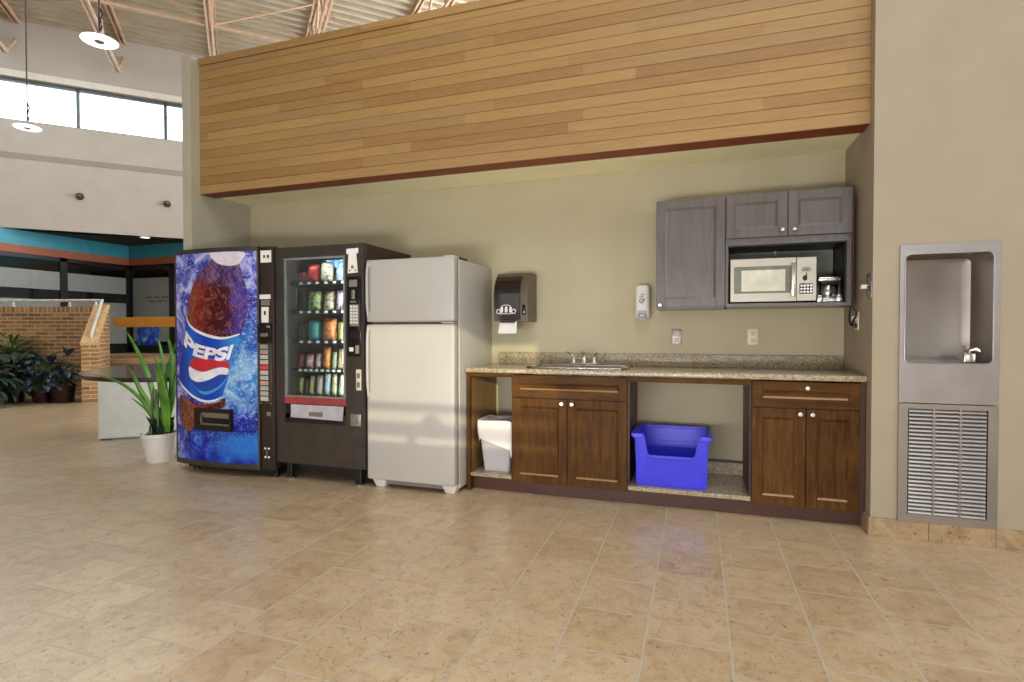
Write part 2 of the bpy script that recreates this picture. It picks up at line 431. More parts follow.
# wall sensors, recessed downlight
for px, py, lb in ((80, 196.5, 'small dark round fixture on cream upper wall, nearer the pendant lamps'), (167, 204, 'small dark round fixture on cream upper wall, closer to the niche')):
    p = at(px, py, c=-19.97); q = Vector((p.x, p.y, p.z)); n = Vector((.7071, -.7071, 0))
    t = thing('wall_fixture', q, lb, 'wall light', None)
    MB().cyl(q, q+n*.025, .075, .07).build('backplate', 'dgrey', t, True)
    MB().cyl(q+n*.02, q+n*.10, .055, .045).ball(q+n*.10, .045).build('housing', 'dgrey', t, True)
SO = 3.235
struct(MB().poly([(-13.4, 6.62, SO), (-10.05, 9.97, SO), (-13.4, 9.97, SO)], Vector((0, 0, .05))), 'ceiling_shopfront', 'dark_soffit', 'dark soffit under the angled wall')
p = at(145, 237, Z=SO)
t = thing('recessed_downlight', p, 'small lit downlight in the dark soffit over the shop corner', 'ceiling light')
MB().cyl((p.x, p.y, SO-.012), (p.x, p.y, SO), .11, .11).build('trim_ring', 'white_trim', t, True)
MB().cyl((p.x, p.y, SO-.014), (p.x, p.y, SO-.012), .085, .085).build('lens', 'lamp_white', t, True)

# shop front: a run along X = -13 and one along Y = 9.61
SX, SY = -13.0, 9.609
LZ = .67
def shopfront_panel(kind, a, b, name, lbl, frosts):
    """glazed bay between a and b"""
    def bx(mb, u0, u1, v0, v1, z0, z1):
        return mb.box(SX+v0, SX+v1, u0, u1, z0, z1) if kind == 'x' else mb.box(u0, u1, SY+v0, SY+v1, z0, z1)
    sg = -1 if kind == 'x' else 1
    d0, d1 = (-.06, .02) if kind == 'x' else (-.02, .06)
    w = MB(); bx(w, a, a+.07, d0, d1, LZ, 2.77); bx(w, b-.07, b, d0, d1, LZ, 2.77); bx(w, a, b, d0, d1, 2.69, 2.77); bx(w, a, b, d0, d1, LZ, LZ+.19)
    o = struct(w, name, 'frame_dark', lbl)
    g = (-.022, -.016) if kind == 'x' else (.016, .022)
    bx(MB(), a+.07, b-.07, g[0], g[1], LZ+.19, 2.69).build('pane', 'glass_dark', o)
    for z0, z1 in frosts:
        gg = (-.012, -.009) if kind == 'x' else (.009, .012)
        bx(MB(), a+.07, b-.07, gg[0], gg[1], z0, z1).build('frosted_film', 'frost', o)
    return o
yb = at(64, 300, X=SX).y
shopfront_panel('x', yb, SY-.02, 'window_21', 'tinted shop window next to the glazed corner', [(2.075, 2.46), (.9, 1.857)])
shopfront_panel('x', yb-2.35, yb, 'window_22', 'tinted shop window behind the brick wall', [(2.075, 2.46), (.9, 1.857)])
xb = at(172, 300, Y=SY).x
dr = shopfront_panel('y', SX+.02, xb, 'door_1', 'glazed shop door with frosted film and lines of lettering', [(.95, 2.46)])
w = MB()
for px0, px1, py in ((145, 172, 297.5), (148, 166, 301.5)):
    a, b = at(px0, py, Y=SY-.0), at(px1, py, Y=SY)
    n = 16 if px1 == 172 else 11
    for i in range(n):
        if i % 5 == 4: continue
        xx = a.x+(b.x-a.x)*i/n; w.box(xx, xx+(b.x-a.x)/n*.72, SY+.004, SY+.009, a.z-.018, a.z+.018)
w.build('lettering', 'film_text', dr)
p0, p1 = at(137, 327, Y=SY), at(159, 348.5, Y=SY)
PO = NT('blue_reflection_tone'); PO.col(PO.ramp(PO.noise(3.2, 5, .6, dist=1.5), [(.3, (20, 28, 120)), (.5, (44, 60, 200)), (.62, (60, 150, 200)), (.75, (210, 225, 235))])).set(.4)
MB().box(p0.x, p1.x, SY+.003, SY+.008, p1.z, p0.z).build('painted_reflection', PO.m, dr)  # mottled blue panel paints the reflection of a blue machine in the glass
shopfront_panel('y', xb, xb+2.2, 'window_23', 'tinted shop window behind the soda machine', [(1.2, 2.46)])
shopfront_panel('y', xb+2.2, -6.02, 'window_24', 'tinted shop window hidden behind the niche', [(1.2, 2.46)])
shopfront_panel('x', yb-4.7, yb-2.35, 'window_25', 'tinted shop window further along the brick wall', [(2.075, 2.46), (.9, 1.857)])
struct(MB().box(SX-.08, SX+.03, 2.0, SY-.03, 2.93, SO).box(SX-.08, -6, SY-.03, SY+.08, 2.93, SO), 'trim_5', 'teal', 'teal fascia over the shop windows')
struct(MB().box(SX-.08, SX+.05, 2.0, SY-.05, 2.77, 2.93).box(SX-.08, -6, SY-.05, SY+.08, 2.77, 2.93), 'trim_6', 'brown_band', 'rust brown band over the shop windows')
# inside the shop
struct(MB().box(-17, -16.9, 2, 13.6, LZ, 3.2).box(-17, -6, 13.5, 13.6, LZ, 3.2).box(-17, -12.95, 2, 2.1, LZ, 3.2).box(-6.1, -6, 9.6, 13.6, LZ, 3.2), 'wall_shop', 'shop_wall', 'beige wall inside the shop')
struct(MB().box(-17, -13.1, 2, 13.5, 3.0, 3.1).box(-13.1, -6, 9.7, 13.5, 3.0, 3.1), 'ceiling_shop', 'shop_dark')
struct(MB().box(-15.4, -15.2, 7.7, 13, LZ, 3.0).box(-13, -6, 11.8, 12, LZ, 3), 'wall_shop_partition', 'shop_dark')
for lx_, ly_ in ((-14.6, 8.2), (-11.2, 10.6)):
    l = bpy.data.lights.new('shop_lamp', 'POINT'); l.energy = 28; l.shadow_soft_size = .12; l.color = (1, .95, .86)
    o = bpy.data.objects.new('shop_lamp', l); COL.objects.link(o); o.location = (lx_, ly_, 1.5)
# raised landing, its guard board, brick wall and stair wing
struct(MB().box(-10.3, -5.6, 7.3, 13.6, 0, LZ-.07).box(-17, -10.3, 8.4, 13.6, 0, LZ-.07).box(-17, -13.05, 2, 8.4, 0, LZ-.07), 'floor_landing', 'floor', 'raised landing in front of the glazed shop door')
struct(MB().box(-10.35, -5.6, 7.22, 13.6, LZ-.07, LZ, .01).box(-17, -10.35, 8.4, 13.6, LZ-.07, LZ, .01).box(-17, -13.0, 2, 8.4, LZ-.07, LZ, .01), 'trim_7', 'tan_edge', 'tan stone edge of the raised landing')
gb = thing('guard_board', (-8.6, 7.4, LZ), 'honey coloured guard board above the raised landing', 'guard rail')
za, zb = at(145, 317, Y=7.4).z, at(145, 327, Y=7.4).z
MB().box(-10.42, -6.4, 7.385, 7.425, zb, za, .004).build('board', 'orange_wood', gb)
for x in (-8.55, -6.5): MB().box(x-.03, x+.03, 7.425, 7.485, LZ, za-.01, .004).build('post', 'frame_dark', gb)

rt = Vector((cy, sy, 0))
Pm = Vector((-10.25, 7.30, 0))         # where the brick wall meets the stair wing
bz = at(60, 307, Y=7.1).z
A2 = Matrix(((cy, -sy, 0, Pm.x), (sy, cy, 0, Pm.y), (0, 0, 1, 0), (0, 0, 0, 1)))
struct(MB(A2).box(-6, -.30, 0, .25, 0, bz), 'wall_brick', 'brick_w', 'low brick wall behind the potted plants')
P0 = Vector((-9.48, 6.43, 0)); dv = Vector((-.7071, .7071, 0)); av = Vector((.7071, .7071, 0)); th = .21
zf, zt, L = .955, 1.64, 1.02
def wing(off0, off1, dz0, dz1, lf=0.):
    a = P0-av*off1
    return [a-dv*lf+Vector((0, 0, dz0[0])), a+dv*L+Vector((0, 0, dz0[1])), a+dv*L+Vector((0, 0, dz1[1])), a-dv*lf+Vector((0, 0, dz1[0]))]
struct(MB().poly(wing(0, th, (0, 0), (zf, zt)), av*th), 'wall_stair', 'brick_s', 'brick wing wall with a sloping top beside the stairs')
struct(MB().poly(wing(0, th+.012, (zf, zt), (zf+.035, zt+.035), .02), av*(th+.024)), 'trim_8', 'cap', 'sloping tan cap on the stair wing wall')
struct(MB().poly([P0-dv*.004-av*th, P0-dv*.004, P0-dv*.004+Vector((0, 0, zf)), P0-dv*.004-av*th+Vector((0, 0, zf))], dv*.01), 'wall_stair_end', 'brick_f')
hr = thing('handrail', (-11, 7.0, bz), 'white handrail along the brick wall top and down its sloping wing', 'handrail')
e0 = Pm+rt*(-5.5)+Vector((0, 0, bz+.10)); e1 = P0-av*.1+dv*1.0+Vector((0, 0, bz+.10)); e2 = P0-av*.1+dv*.12+Vector((0, 0, zf+.16))
e3 = e2+Vector((-.0, 0, -.12))
pts = [e0+rt*0, e1-rt*.05, e1, e1-dv*.05-Vector((0, 0, .02)), e2+dv*.04+Vector((0, 0, .02)), e2, e3]
MB().tube(pts, .026, 10).build('rail', 'handrail', hr, True)
for k in (-3.02, -1.9, -.85, -.36):
    b = Pm+rt*k
    MB().cyl((b.x, b.y, bz), (b.x, b.y, bz+.09), .02).cyl((b.x, b.y, bz), (b.x, b.y, bz+.012), .04).build('bracket', 'handrail', hr, True)

# roof deck, trusses, bridging
w = MB(A45); prof = []
o = .3
b = bmesh.new(); per = .22; x0, x1 = -12, 16; rows = []
y = .25
while y > -24:
    for dy, z in ((0, CZ), (-.085, CZ), (-.11, CZ+.065), (-.195, CZ+.065)):
        rows.append((b.verts.new((x0, y+dy, z)), b.verts.new((x1, y+dy, z))))
    y -= per
for i in range(len(rows)-1): b.faces.new((rows[i][0], rows[i][1], rows[i+1][1], rows[i+1][0]))
w._merge(b); w.box(x0, x1, -24, .3, CZ+.07, CZ+.14)
struct(w, 'ceiling', 'deck', 'painted ribbed metal roof deck')
# first visible ends: pixel (118,73) -> distance along the wall
e = at(118, 73, c=-19.97+.6*1.41421); s_first = ((e.x+12.95)+(e.y-7.02))*.70711
BZ = 6.40
names = ['leftmost roof truss over the strip windows', 'peach steel roof truss behind the near pendant lamp', 'peach steel roof truss above the niche end wall', 'peach steel roof truss over the left part of the cedar cladding', 'peach steel roof truss over the middle of the cedar cladding', 'peach steel roof truss furthest right over the cedar cladding']
for k in range(-1, 5):
    s = s_first+1.74*k
    ln = 11.5 if k < 2 else 11.5-1.9*(k-1)
    t = thing('roof_truss', A45 @ Vector((s, -.6, BZ)), names[k+1], 'roof truss', 'steel roof trusses')
    w = MB(A45)
    for dx in (-.055, .02): w.box(s+dx, s+dx+.035, -ln, -.6, BZ, BZ+.055)
    w.build('bottom_chord', 'peach', t)
    w = MB(A45)
    for dx in (-.055, .02): w.box(s+dx, s+dx+.035, -ln, 0, CZ-.08, CZ-.005)
    w.build('top_chord', 'peach', t)
    MB(A45).cyl((s, -.62, BZ+.03), (s, -.02, BZ+.55), .028, seg=8).build('end_brace', 'peach', t)
    w = MB(A45); y = -1.9
    while y-.9 > -ln:
        a = (s, y, BZ+.03); bq = (s, y-.62, CZ-.04); cq = (s, y-1.24, BZ+.03)
        w.cyl(a, bq, .024, seg=8); w.cyl(bq, cq, .024, seg=8); y -= 1.24
    w.build('web_bars', 'peach', t)
for oy, nm in ((-3.3, 'inner line'), (-7.2, 'outer line')):
    for k in range(-1, 4):
        s = s_first+1.74*k
        if oy < -7 and k > 2: continue
        t = thing('cross_bracing', A45 @ Vector((s+.87, oy, BZ)), 'crossed bracing rods between roof trusses, %s, %s' % (nm, ['far left bay', 'bay over the strip windows', 'bay at the niche end', 'bay over the cladding left', 'bay over the cladding middle'][k+1]), 'bracing', 'roof bracing')
        MB(A45).box(s+.05, s+1.69, oy-.02, oy+.02, BZ+.02, BZ+.055).build('bottom_rod', 'peach', t)
        MB(A45).cyl((s+.05, oy, BZ+.05), (s+1.69, oy, CZ-.1), .017, seg=8).build('diagonal', 'peach', t)
        MB(A45).cyl((s+.05, oy+.03, CZ-.1), (s+1.69, oy+.03, BZ+.05), .017, seg=8).build('diagonal', 'peach', t)

struct(MB().box(-16.2, -16, -5.2, 4.2, 0, CZ), 'wall_side', 'wall_l', 'cream wall far to the left of the viewer')
struct(MB().box(6, 6.2, -5.2, 4.6, 0, CZ), 'wall_east', 'wall_l', 'cream wall far to the right of the viewer')
# wall behind the viewer with the window that lets the sun in, and a rail outside it
SD = Vector((-.557, 1, -.203))
def back(x, y, z, Y=-5.0):
    k = (y-Y); return x-SD.x*k/1.0, z-SD.z*k
wx0, wz0 = back(-2.36, 3.55, .35); wx1, wz1 = back(-.82, 3.74, 1.20)
wz0 = back(0, 3.55, .345)[1]; wz1 = back(0, 3.55, 1.275)[1]
w = MB(); w.box(-16, wx0, -5.2, -5, 0, CZ); w.box(wx1, 6, -5.2, -5, 0, CZ); w.box(wx0, wx1, -5.2, -5, 0, wz0); w.box(wx0, wx1, -5.2, -5, wz1, CZ)
struct(w, 'wall_front', 'wall_l', 'cream wall behind the viewer with one high window')
w = MB()
for a, b, c, d in ((wx0, wx1, wz0, wz0+.03), (wx0, wx1, wz1-.03, wz1), (wx0, wx0+.03, wz0, wz1), (wx1-.03, wx1, wz0, wz1)): w.box(a, b, -5.12, -5.06, c, d)
wo = struct(w, 'window_30', 'frame_dark', 'high window behind the viewer')
gr = thing('window_guard', ((wx0+wx1)/2, -5.14, wz0), 'rails with a round finial across the high window behind the viewer', 'window guard')
for zz, hh in ((.655, .032), (.49, .05)):
    bx, bz_ = back(0, 3.55, zz)
    MB().box(wx0, wx1, -5.16, -5.13, bz_-hh, bz_+hh).build('rail', 'frame_dark', gr)
kx, kz = back(-1.735, 3.55, .52)
MB().cyl((kx, -5.18, kz), (kx, -5.13, kz), .085, seg=24).build('finial', 'frame_dark', gr, True)
kx2, kz2 = back(-1.90, 3.55, .43)
MB().box(kx2-.03, kx2+.03, -5.16, -5.13, wz0+.0, kz2+.06).build('post', 'frame_dark', gr)

# ------------------------------------------------------------ kitchenette base units
YF = 3.74                              # face of the base cabinets
def shaker(x0, x1, z0, z1, y, mat, parent, name='door', stile=.058, th=.02):
    w = MB()
    w.box(x0, x0+stile, y, y+th, z0, z1, .002, 1); w.box(x1-stile, x1, y, y+th, z0, z1, .002, 1)
    w.box(x0+stile-.001, x1-stile+.001, y, y+th, z1-stile, z1, .002, 1); w.box(x0+stile-.001, x1-stile+.001, y, y+th, z0, z0+stile, .002, 1)
    i0, i1, j0, j1 = x0+stile, x1-stile, z0+stile, z1-stile; d = .010; c = .015
    b = bmesh.new()
    o = [b.verts.new(p) for p in ((i0, y+.001, j0), (i1, y+.001, j0), (i1, y+.001, j1), (i0, y+.001, j1))]
    n = [b.verts.new(p) for p in ((i0+c, y+d, j0+c), (i1-c, y+d, j0+c), (i1-c, y+d, j1-c), (i0+c, y+d, j1-c))]
    for k in range(4): b.faces.new((o[k], o[(k+1) % 4], n[(k+1) % 4], n[k]))
    b.faces.new(n); bmesh.ops.recalc_face_normals(b, faces=b.faces[:])
    for fc in b.faces:
        if fc.normal.y > 0: fc.normal_flip()
    w._merge(b)
    o_ = w.build(name, mat, parent)
    MB().poly([(i0+.004, y+.0015, j0+.001), (i0+.004, y-.0006, j0-.002), (i0+.004, y+.006, j0+.009)], Vector((i1-i0-.008, 0, 0))).build('bevel_highlight', M['bevel_light'] if mat != 'upcab' else 'upcab', o_)  # pale strip paints the bevel highlight; upper cabinets keep their own colour
    return o_
def knob(x, z, y, parent, r=.016):
    MB().lathe([(0, -.030), (r*.7, -.029), (r, -.024), (r, -.018), (r*.5, -.013), (.006, -.010), (.006, 0), (.010, 0)], (x, y, z), 18, 'y').build('knob', 'chrome', parent, True)

t = thing('open_base_cabinet', (-1.45, 4.0, 0), 'open wooden base bay between the refrigerator and the sink cabinet', 'cabinet')
MB().box(-1.622, -1.596, YF, YB-.002, 0, .874, .001, 1).build('side_panel', 'cab', t)
MB().box(-1.596, -1.274, YF, YF+.02, .848, .874, .001, 1).build('top_rail', 'cab_x', t)
MB().box(-1.595, -1.5945+.001, YF+.03, YB-.004, .14, .84).build('inner_side', 'cab_in', t)
MB().box(-1.594, -1.276, YF+.004, YB-.004, .108, .135, .004).build('bottom_shelf', 'granite', t)
t = thing('sink_cabinet', (-.86, 4.0, 0), 'wooden base cabinet with two doors and a false drawer front under the sink', 'cabinet')
MB().box(-1.272, -1.252, YF+.02, YB-.004, .095, .874).box(-.468, -.448, YF+.02, YB-.004, .095, .874).box(-1.252, -.468, YF+.02, YB-.004, .095, .115).box(-1.252, -.468, YB-.02, YB-.006, .115, .70).box(-1.252, -.468, YF+.02, YF+.04, .70, .72).build('carcass', 'cab_dk', t)
shaker(-1.271, -.450, .708, .868, YF, 'cab_x', t, 'drawer_front')
d = shaker(-1.271, -.8645, .098, .702, YF, 'cab', t); knob(-.899, .672, YF, d)
d = shaker(-.8605, -.450, .098, .702, YF, 'cab', t); knob(-.826, .672, YF, d)
t = thing('open_base_cabinet', (-.06, 4.0, 0), 'open wooden base bay holding the blue bin', 'cabinet')
MB().box(-.446, .320, YF, YF+.02, .840, .874, .001, 1).build('top_rail', 'cab_x', t)
MB().box(-.446, .320, YF+.004, YB-.026, .106, .135, .004).build('bottom_shelf', 'granite', t)
MB().box(-.446, .320, YB-.024, YB-.004, .106, .222, .003).build('upstand', 'granite', t)
MB().box(-.446, .320, YB-.016, YB-.004, .222, .238, .002, 1).build('top_strip', 'black', t)
MB().box(-.446, -.436, YF+.02, YB-.03, .137, .844).build('side_panel', 'cab_dk', t)
MB().box(.310, .320, YF+.02, YB-.03, .137, .844).build('side_panel', 'cab_dk', t)
t = thing('drawer_cabinet', (.63, 4.0, 0), 'wooden base cabinet with one drawer and two doors by the niche corner', 'cabinet')
MB().box(.322, .342, YF+.02, YB-.004, .095, .874).box(.915, .943, YF+.004, YB-.004, .095, .874).box(.342, .912, YF+.02, YB-.004, .095, .115).box(.342, .912, YB-.02, YB-.006, .115, .86).box(.342, .912, YF+.02, YF+.04, .70, .72).build('carcass', 'cab_dk', t)
d = shaker(.324, .914, .708, .868, YF, 'cab_x', t, 'drawer'); knob(.632, .832, YF, d)
d = shaker(.324, .6255, .098, .702, YF, 'cab', t); knob(.594, .672, YF, d)
d = shaker(.6295, .914, .098, .702, YF, 'cab', t); knob(.660, .672, YF, d)
tag(MB().box(-1.62, .944, 3.812, 3.832, 0, .094, .001, 1).build('toe_kick', 'toe'), 'dark wooden toe kick board along the foot of the base cabinets', 'toe kick')

# worktop with sink cut-out
CT, CB = .914, .877
sx0, sx1, sy0, sy1 = -1.165, -.475, 3.80, 4.175
t = thing('countertop', (-.34, 4.0, CB), 'speckled granite patterned laminate worktop with a backsplash', 'countertop')
w = MB(); x0, x1, y0, y1 = -1.632, .947, 3.718, YB-.003
w.box(x0, sx0+.02, y0, y1, CB, CT, .010, 3); w.box(sx1-.02, x1, y0, y1, CB, CT, .010, 3)
w.box(sx0, sx1, y0, sy0+.02, CB, CT, .010, 3); w.box(sx0, sx1, sy1-.02, y1, CB, CT, .006, 2)
w.build('worktop', 'granite', t, True)
MB().box(-1.562, .936, YB-.026, YB-.003, CT, CT+.095, .005, 2).build('backsplash', 'granite', t, True)
# sink
t = thing('sink', ((sx0+sx1)/2, 3.99, CT), 'stainless steel double bowl drop-in sink in the worktop', 'sink')
xm = (sx0+sx1)/2
w = MB(); w.box(sx0-.012, sx1+.012, sy0-.008, sy0+.03, CT, CT+.012, .004); w.box(sx0-.012, sx1+.012, sy1-.07, sy1+.012, CT, CT+.012, .004)
w.box(sx0-.012, sx0+.03, sy0-.008, sy1, CT, CT+.012, .004); w.box(sx1-.03, sx1+.012, sy0-.008, sy1, CT, CT+.012, .004); w.box(xm-.02, xm+.02, sy0, sy1-.05, CT, CT+.010, .004)
w.build('rim', 'chrome', t, True)
for a, b in ((sx0+.03, xm-.02), (xm+.02, sx1-.03)):
    w = MB(); c, d_ = sy0+.03, sy1-.07; zb_ = CT-.16
    w.box(a-.003, a, c, d_, zb_, CT+.006); w.box(b, b+.003, c, d_, zb_, CT+.006); w.box(a, b, c-.003, c, zb_, CT+.006); w.box(a, b, d_, d_+.003, zb_, CT+.006); w.box(a, b, c, d_, zb_-.004, zb_)
    bw = w.build('bowl', 'steel', t)
    MB().cyl(((a+b)/2, (c+d_)/2, zb_), ((a+b)/2, (c+d_)/2, zb_+.004), .04).build('drain', 'chrome', bw, True)
t = thing('faucet', (xm, 4.14, CT+.012), 'chrome mixer faucet with two lever handles behind the sink', 'faucet')
FX, FY, FZ = -.825, 4.14, CT+.012
MB().box(FX-.11, FX+.11, FY-.025, FY+.025, FZ, FZ+.014, .006).build('deck_plate', 'chrome', t, True)
MB().lathe([(.026, 0), (.022, .02), (.018, .06), (.02, .075), (0, .08)], (FX, FY, FZ+.012)).build('body', 'chrome', t, True)
MB().tube([(FX, FY, FZ+.05), (FX, FY-.04, FZ+.09), (FX, FY-.11, FZ+.095), (FX, FY-.155, FZ+.07), (FX, FY-.158, FZ+.05)], .011, 12).build('spout', 'chrome', t, True)
for s in (-1, 1):
    hb = MB().lathe([(.019, 0), (.016, .03), (.012, .05), (0, .052)], (FX+s*.078, FY, FZ+.012)).build('handle', 'chrome', t, True)
    MB().tube([(FX+s*.078, FY, FZ+.058), (FX+s*.10, FY-.03, FZ+.085), (FX+s*.115, FY-.06, FZ+.098)], .007, 8).build('lever', 'chrome', hb, True)

# ------------------------------------------------------------ upper cabinets
UY, UZ0, UZ1 = 3.935, 1.338, 2.077
t = thing('wall_cabinet', (-.05, 4.1, UZ0), 'tall single door wall cabinet, left of the microwave shelf', 'wall cabinet')
MB().box(-.276, .168, UY+.021, YB-.002, UZ0-.004, UZ1).build('carcass', 'upcab', t)
d = shaker(-.277, .169, UZ0+.006, UZ1, UY, 'upcab', t); knob(-.250, 1.362, UY, d)
t = thing('wall_cabinet', (.54, 4.1, UZ0), 'two door wall cabinet with an open microwave shelf', 'wall cabinet')
ox0, ox1, oz0, oz1 = .188, .882, 1.362, 1.747
w = MB(); w.box(.172, ox0-.0, UY, YB-.002, UZ0, UZ1); w.box(ox1, .912, UY+.0, YB-.002, UZ0, UZ1); w.box(ox0, ox1, UY, YB-.002, 1.747, 1.79); w.box(ox0, ox1, UY+.021, YB-.002, 1.79, UZ1)
w.build('carcass', 'upcab', t)
MB().box(.172, .912, UY-.004, YB-.002, UZ0, oz0, .003).build('shelf', 'upcab', t)
MB().box(ox0, .868, YB-.03, YB-.004, oz0, 1.738, .001, 1).build('back_panel', 'grey_back', t)
MB().box(ox0, ox1, UY+.03, YB-.004, 1.741, 1.747).build('shelf_top_lining', 'black', t)
MB().box(ox1-.004, ox1, UY+.03, YB-.004, oz0, 1.74).build('side_lining', 'black', t)
MB().box(ox0, ox0+.004, UY+.03, YB-.004, oz0, 1.74).build('side_lining', 'black', t)
d = shaker(.177, .541, 1.792, UZ1, UY-.021, 'upcab', t); knob(.508, 1.832, UY-.021, d)
d = shaker(.545, .905, 1.792, UZ1, UY-.021, 'upcab', t); knob(.578, 1.832, UY-.021, d)
MB().box(.906, .913, UY-.02, UY, UZ0, UZ1).build('end_strip', 'cab_dk', t)
for hp, lb in ((at(775, 252.5, Y=4.27), 'small white cup hook on the grey panel above the microwave'), (at(836, 249.5, Y=4.27), 'small white cup hook on the grey panel above the coffee maker')):
    x, hz = hp.x, hp.z
    t = thing('cup_hook', (x, YB-.03, hz), lb, 'hook')
    MB().cyl((x, YB-.03, hz+.005), (x, YB-.036, hz+.005), .010).build('plate', 'white_pl', t, True)
    MB().tube([(x, YB-.034, hz+.005), (x, YB-.055, hz+.003), (x, YB-.062, hz-.008), (x, YB-.055, hz-.02), (x, YB-.048, hz-.016)], .004, 8).build('hook', 'white_pl', t, True)
# microwave
mx0, mx1, mz0, mz1, my0, my1 = .206, .722, 1.364, 1.660, 3.985, 4.255
t = thing('microwave', ((mx0+mx1)/2, 4.12, mz0), 'stainless steel microwave oven on the open wall shelf', 'microwave')
MB().box(mx0+.002, mx1-.002, my0+.022, my1, mz0+.012, mz1-.002, .006).build('case', 'dgrey', t, True)
for x in (mx0+.05, mx1-.05):
    for y in (my0+.05, my1-.04): MB().cyl((x, y, mz0), (x, y, mz0+.014), .014).build('foot', 'black', t, True)
dx1 = .568+.035
st = plain('light_stainless', (188, 182, 166), .34, .6, var=.03, vs=6); M['lsteel'] = st
w = MB(); wx, wx_, wz_, wz__ = mx0+.068, dx1-.062, mz0+.080, mz1-.075
w.plate([(mx0, my0, mz0+.012), (dx1, my0, mz0+.012), (dx1, my0, mz1), (mx0, my0, mz1)], rrect(mx0+.022, dx1-.028, mz0+.066, mz1-.050, .01, my0), Vector((0, .024, 0)))
dr = w.build('door', 'lsteel', t)
MB().box(mx0+.02, dx1-.026, my0+.006, my0+.02, mz0+.064, mz1-.048).build('window_surround', plain('grey_glass', (120, 122, 108), .1, 0), dr)
MB().box(wx, wx_, my0+.003, my0+.007, wz_, wz__, .001, 1).build('window', plain('mesh_window', (214, 212, 190), .3), dr)
MB().box(dx1-.030, dx1-.008, my0-.038, my0-.026, mz0+.04, mz1-.03, .005).cyl((dx1-.019, my0-.03, mz0+.055), (dx1-.019, my0+.002, mz0+.055), .008).cyl((dx1-.019, my0-.03, mz1-.045), (dx1-.019, my0+.002, mz1-.045), .008).build('handle', 'chrome', dr, True)
cp = MB().box(dx1+.003, mx1, my0, my0+.024, mz0+.012, mz1, .002, 1).build('control_panel', 'lsteel', t)
MB().box(dx1+.02, mx1-.022, my0-.002, my0+.002, mz0+.058, mz0+.125).build('keypad', 'black_gloss', cp)
kb = MB()
for i in range(4):
    for j in range(3): kb.box(dx1+.025+i*.0185, dx1+.039+i*.0185, my0-.004, my0, mz0+.064+j*.020, mz0+.077+j*.020, .001, 1)
kb.build('keys', 'chrome', cp)
MB().plate(rrect(dx1+.032, mx1-.036, mz1-.092, mz1-.068, .011, my0-.002), rrect(dx1+.036, mx1-.040, mz1-.088, mz1-.072, .007, my0-.002), Vector((0, .003, 0))).box(dx1+.042, mx1-.046, my0-.002, my0+.001, mz1-.083, mz1-.077).build('display', 'black', cp)
MB().ball((dx1+.052, my0, mz0+.160), .014, (1, .3, 1.3)).box(dx1+.058, dx1+.064, my0-.002, my0+.001, mz0+.17, mz0+.195).build('dial_mark', 'black', cp)
# coffee maker
cx, cy_, cz = .800, 4.085, 1.362
t = thing('coffee_maker', (cx, cy_, cz), 'small black and silver coffee maker beside the microwave', 'coffee maker')
MB().box(cx-.074, cx+.074, cy_-.095, cy_+.09, cz, cz+.032, .008).build('base', 'chrome', t, True)
for s in (-1, 1): MB().box(cx+s*.055-.018, cx+s*.055+.018, cy_-.105, cy_-.05, cz, cz+.05, .008).build('foot', 'chrome', t, True)
MB().box(cx-.062, cx+.062, cy_+.02, cy_+.09, cz+.03, cz+.16, .008).build('water_tank', 'black', t, True)
MB().box(cx-.066, cx+.066, cy_-.09, cy_+.09, cz+.138, cz+.166, .010).build('lid', 'chrome', t, True)
MB().taper(cx-.056, cx+.056, cy_-.085, cy_+.03, cz+.115, cz+.142, .01, .01, .004).build('filter_basket', 'black', t, True)
for s in (-1, 1): MB().box(cx+s*.063-.012, cx+s*.063+.012, cy_-.06, cy_+.06, cz+.03, cz+.14, .006).build('side_post', 'black_gloss', t, True)
ca = MB().lathe([(.040, 0), (.048, .01), (.050, .045), (.040, .07), (.032, .08)], (cx, cy_-.04, cz+.034)).build('carafe', plain('steel_carafe', (206, 204, 196), .2, .9), t, True)
MB().tube([(cx+.004, cy_-.085, cz+.105), (cx+.004, cy_-.115, cz+.100), (cx+.004, cy_-.118, cz+.06), (cx+.004, cy_-.088, cz+.045)], .007, 8).build('carafe_handle', 'black', ca, True)
MB().cyl((cx, cy_-.04, cz+.112), (cx, cy_-.04, cz+.118), .034).build('carafe_lid', 'black', ca, True)

# ------------------------------------------------------------ wall fittings
# paper towel dispenser
tx0, tx1, tz0, tz1, ty = -1.525, -1.245, 1.258, 1.640, 4.03
t = thing('towel_dispenser', ((tx0+tx1)/2, YB, tz0), 'smoked plastic paper towel dispenser on the wall above the worktop', 'towel dispenser')
def dprof(x0, x1, ya, yb, z0, z1, bowf, mb):
    n = 10; pts = []
    for i in range(n+1):
        z = z0+(z1-z0)*i/n; k = i/n
        yy = ya+.035*(1-k)**2*0+bowf*(max(0, k-.55)/.45)**2+.012*(max(0, .25-k)/.25)
        pts.append((x0, yy, z))
    pts += [(x0, yb, z1), (x0, yb, z0)]
    return mb.poly(pts, Vector((x1-x0, 0, 0)))
dprof(tx0, tx1, ty+.02, YB-.002, tz0, tz1, .10, MB()).build('housing', 'taupe_pl', t)
dprof(tx0+.012, tx1-.060, ty, ty+.13, tz0+.012, tz1-.03, .07, MB()).build('front_cover', 'smoke', t)
MB().box(tx0+.06, tx1-.10, ty-.002, ty+.02, tz0-.012, tz0+.012, .003).build('slot_lip', 'black', t)
MB().box(tx1-.045, tx1-.018, ty+.012, ty+.03, tz0+.05, tz0+.13, .008).build('feed_lever', 'black_gloss', t, True)
lg = MB(); lx = (tx0+.012+tx1-.06)/2-.005; lz = tz0+.070
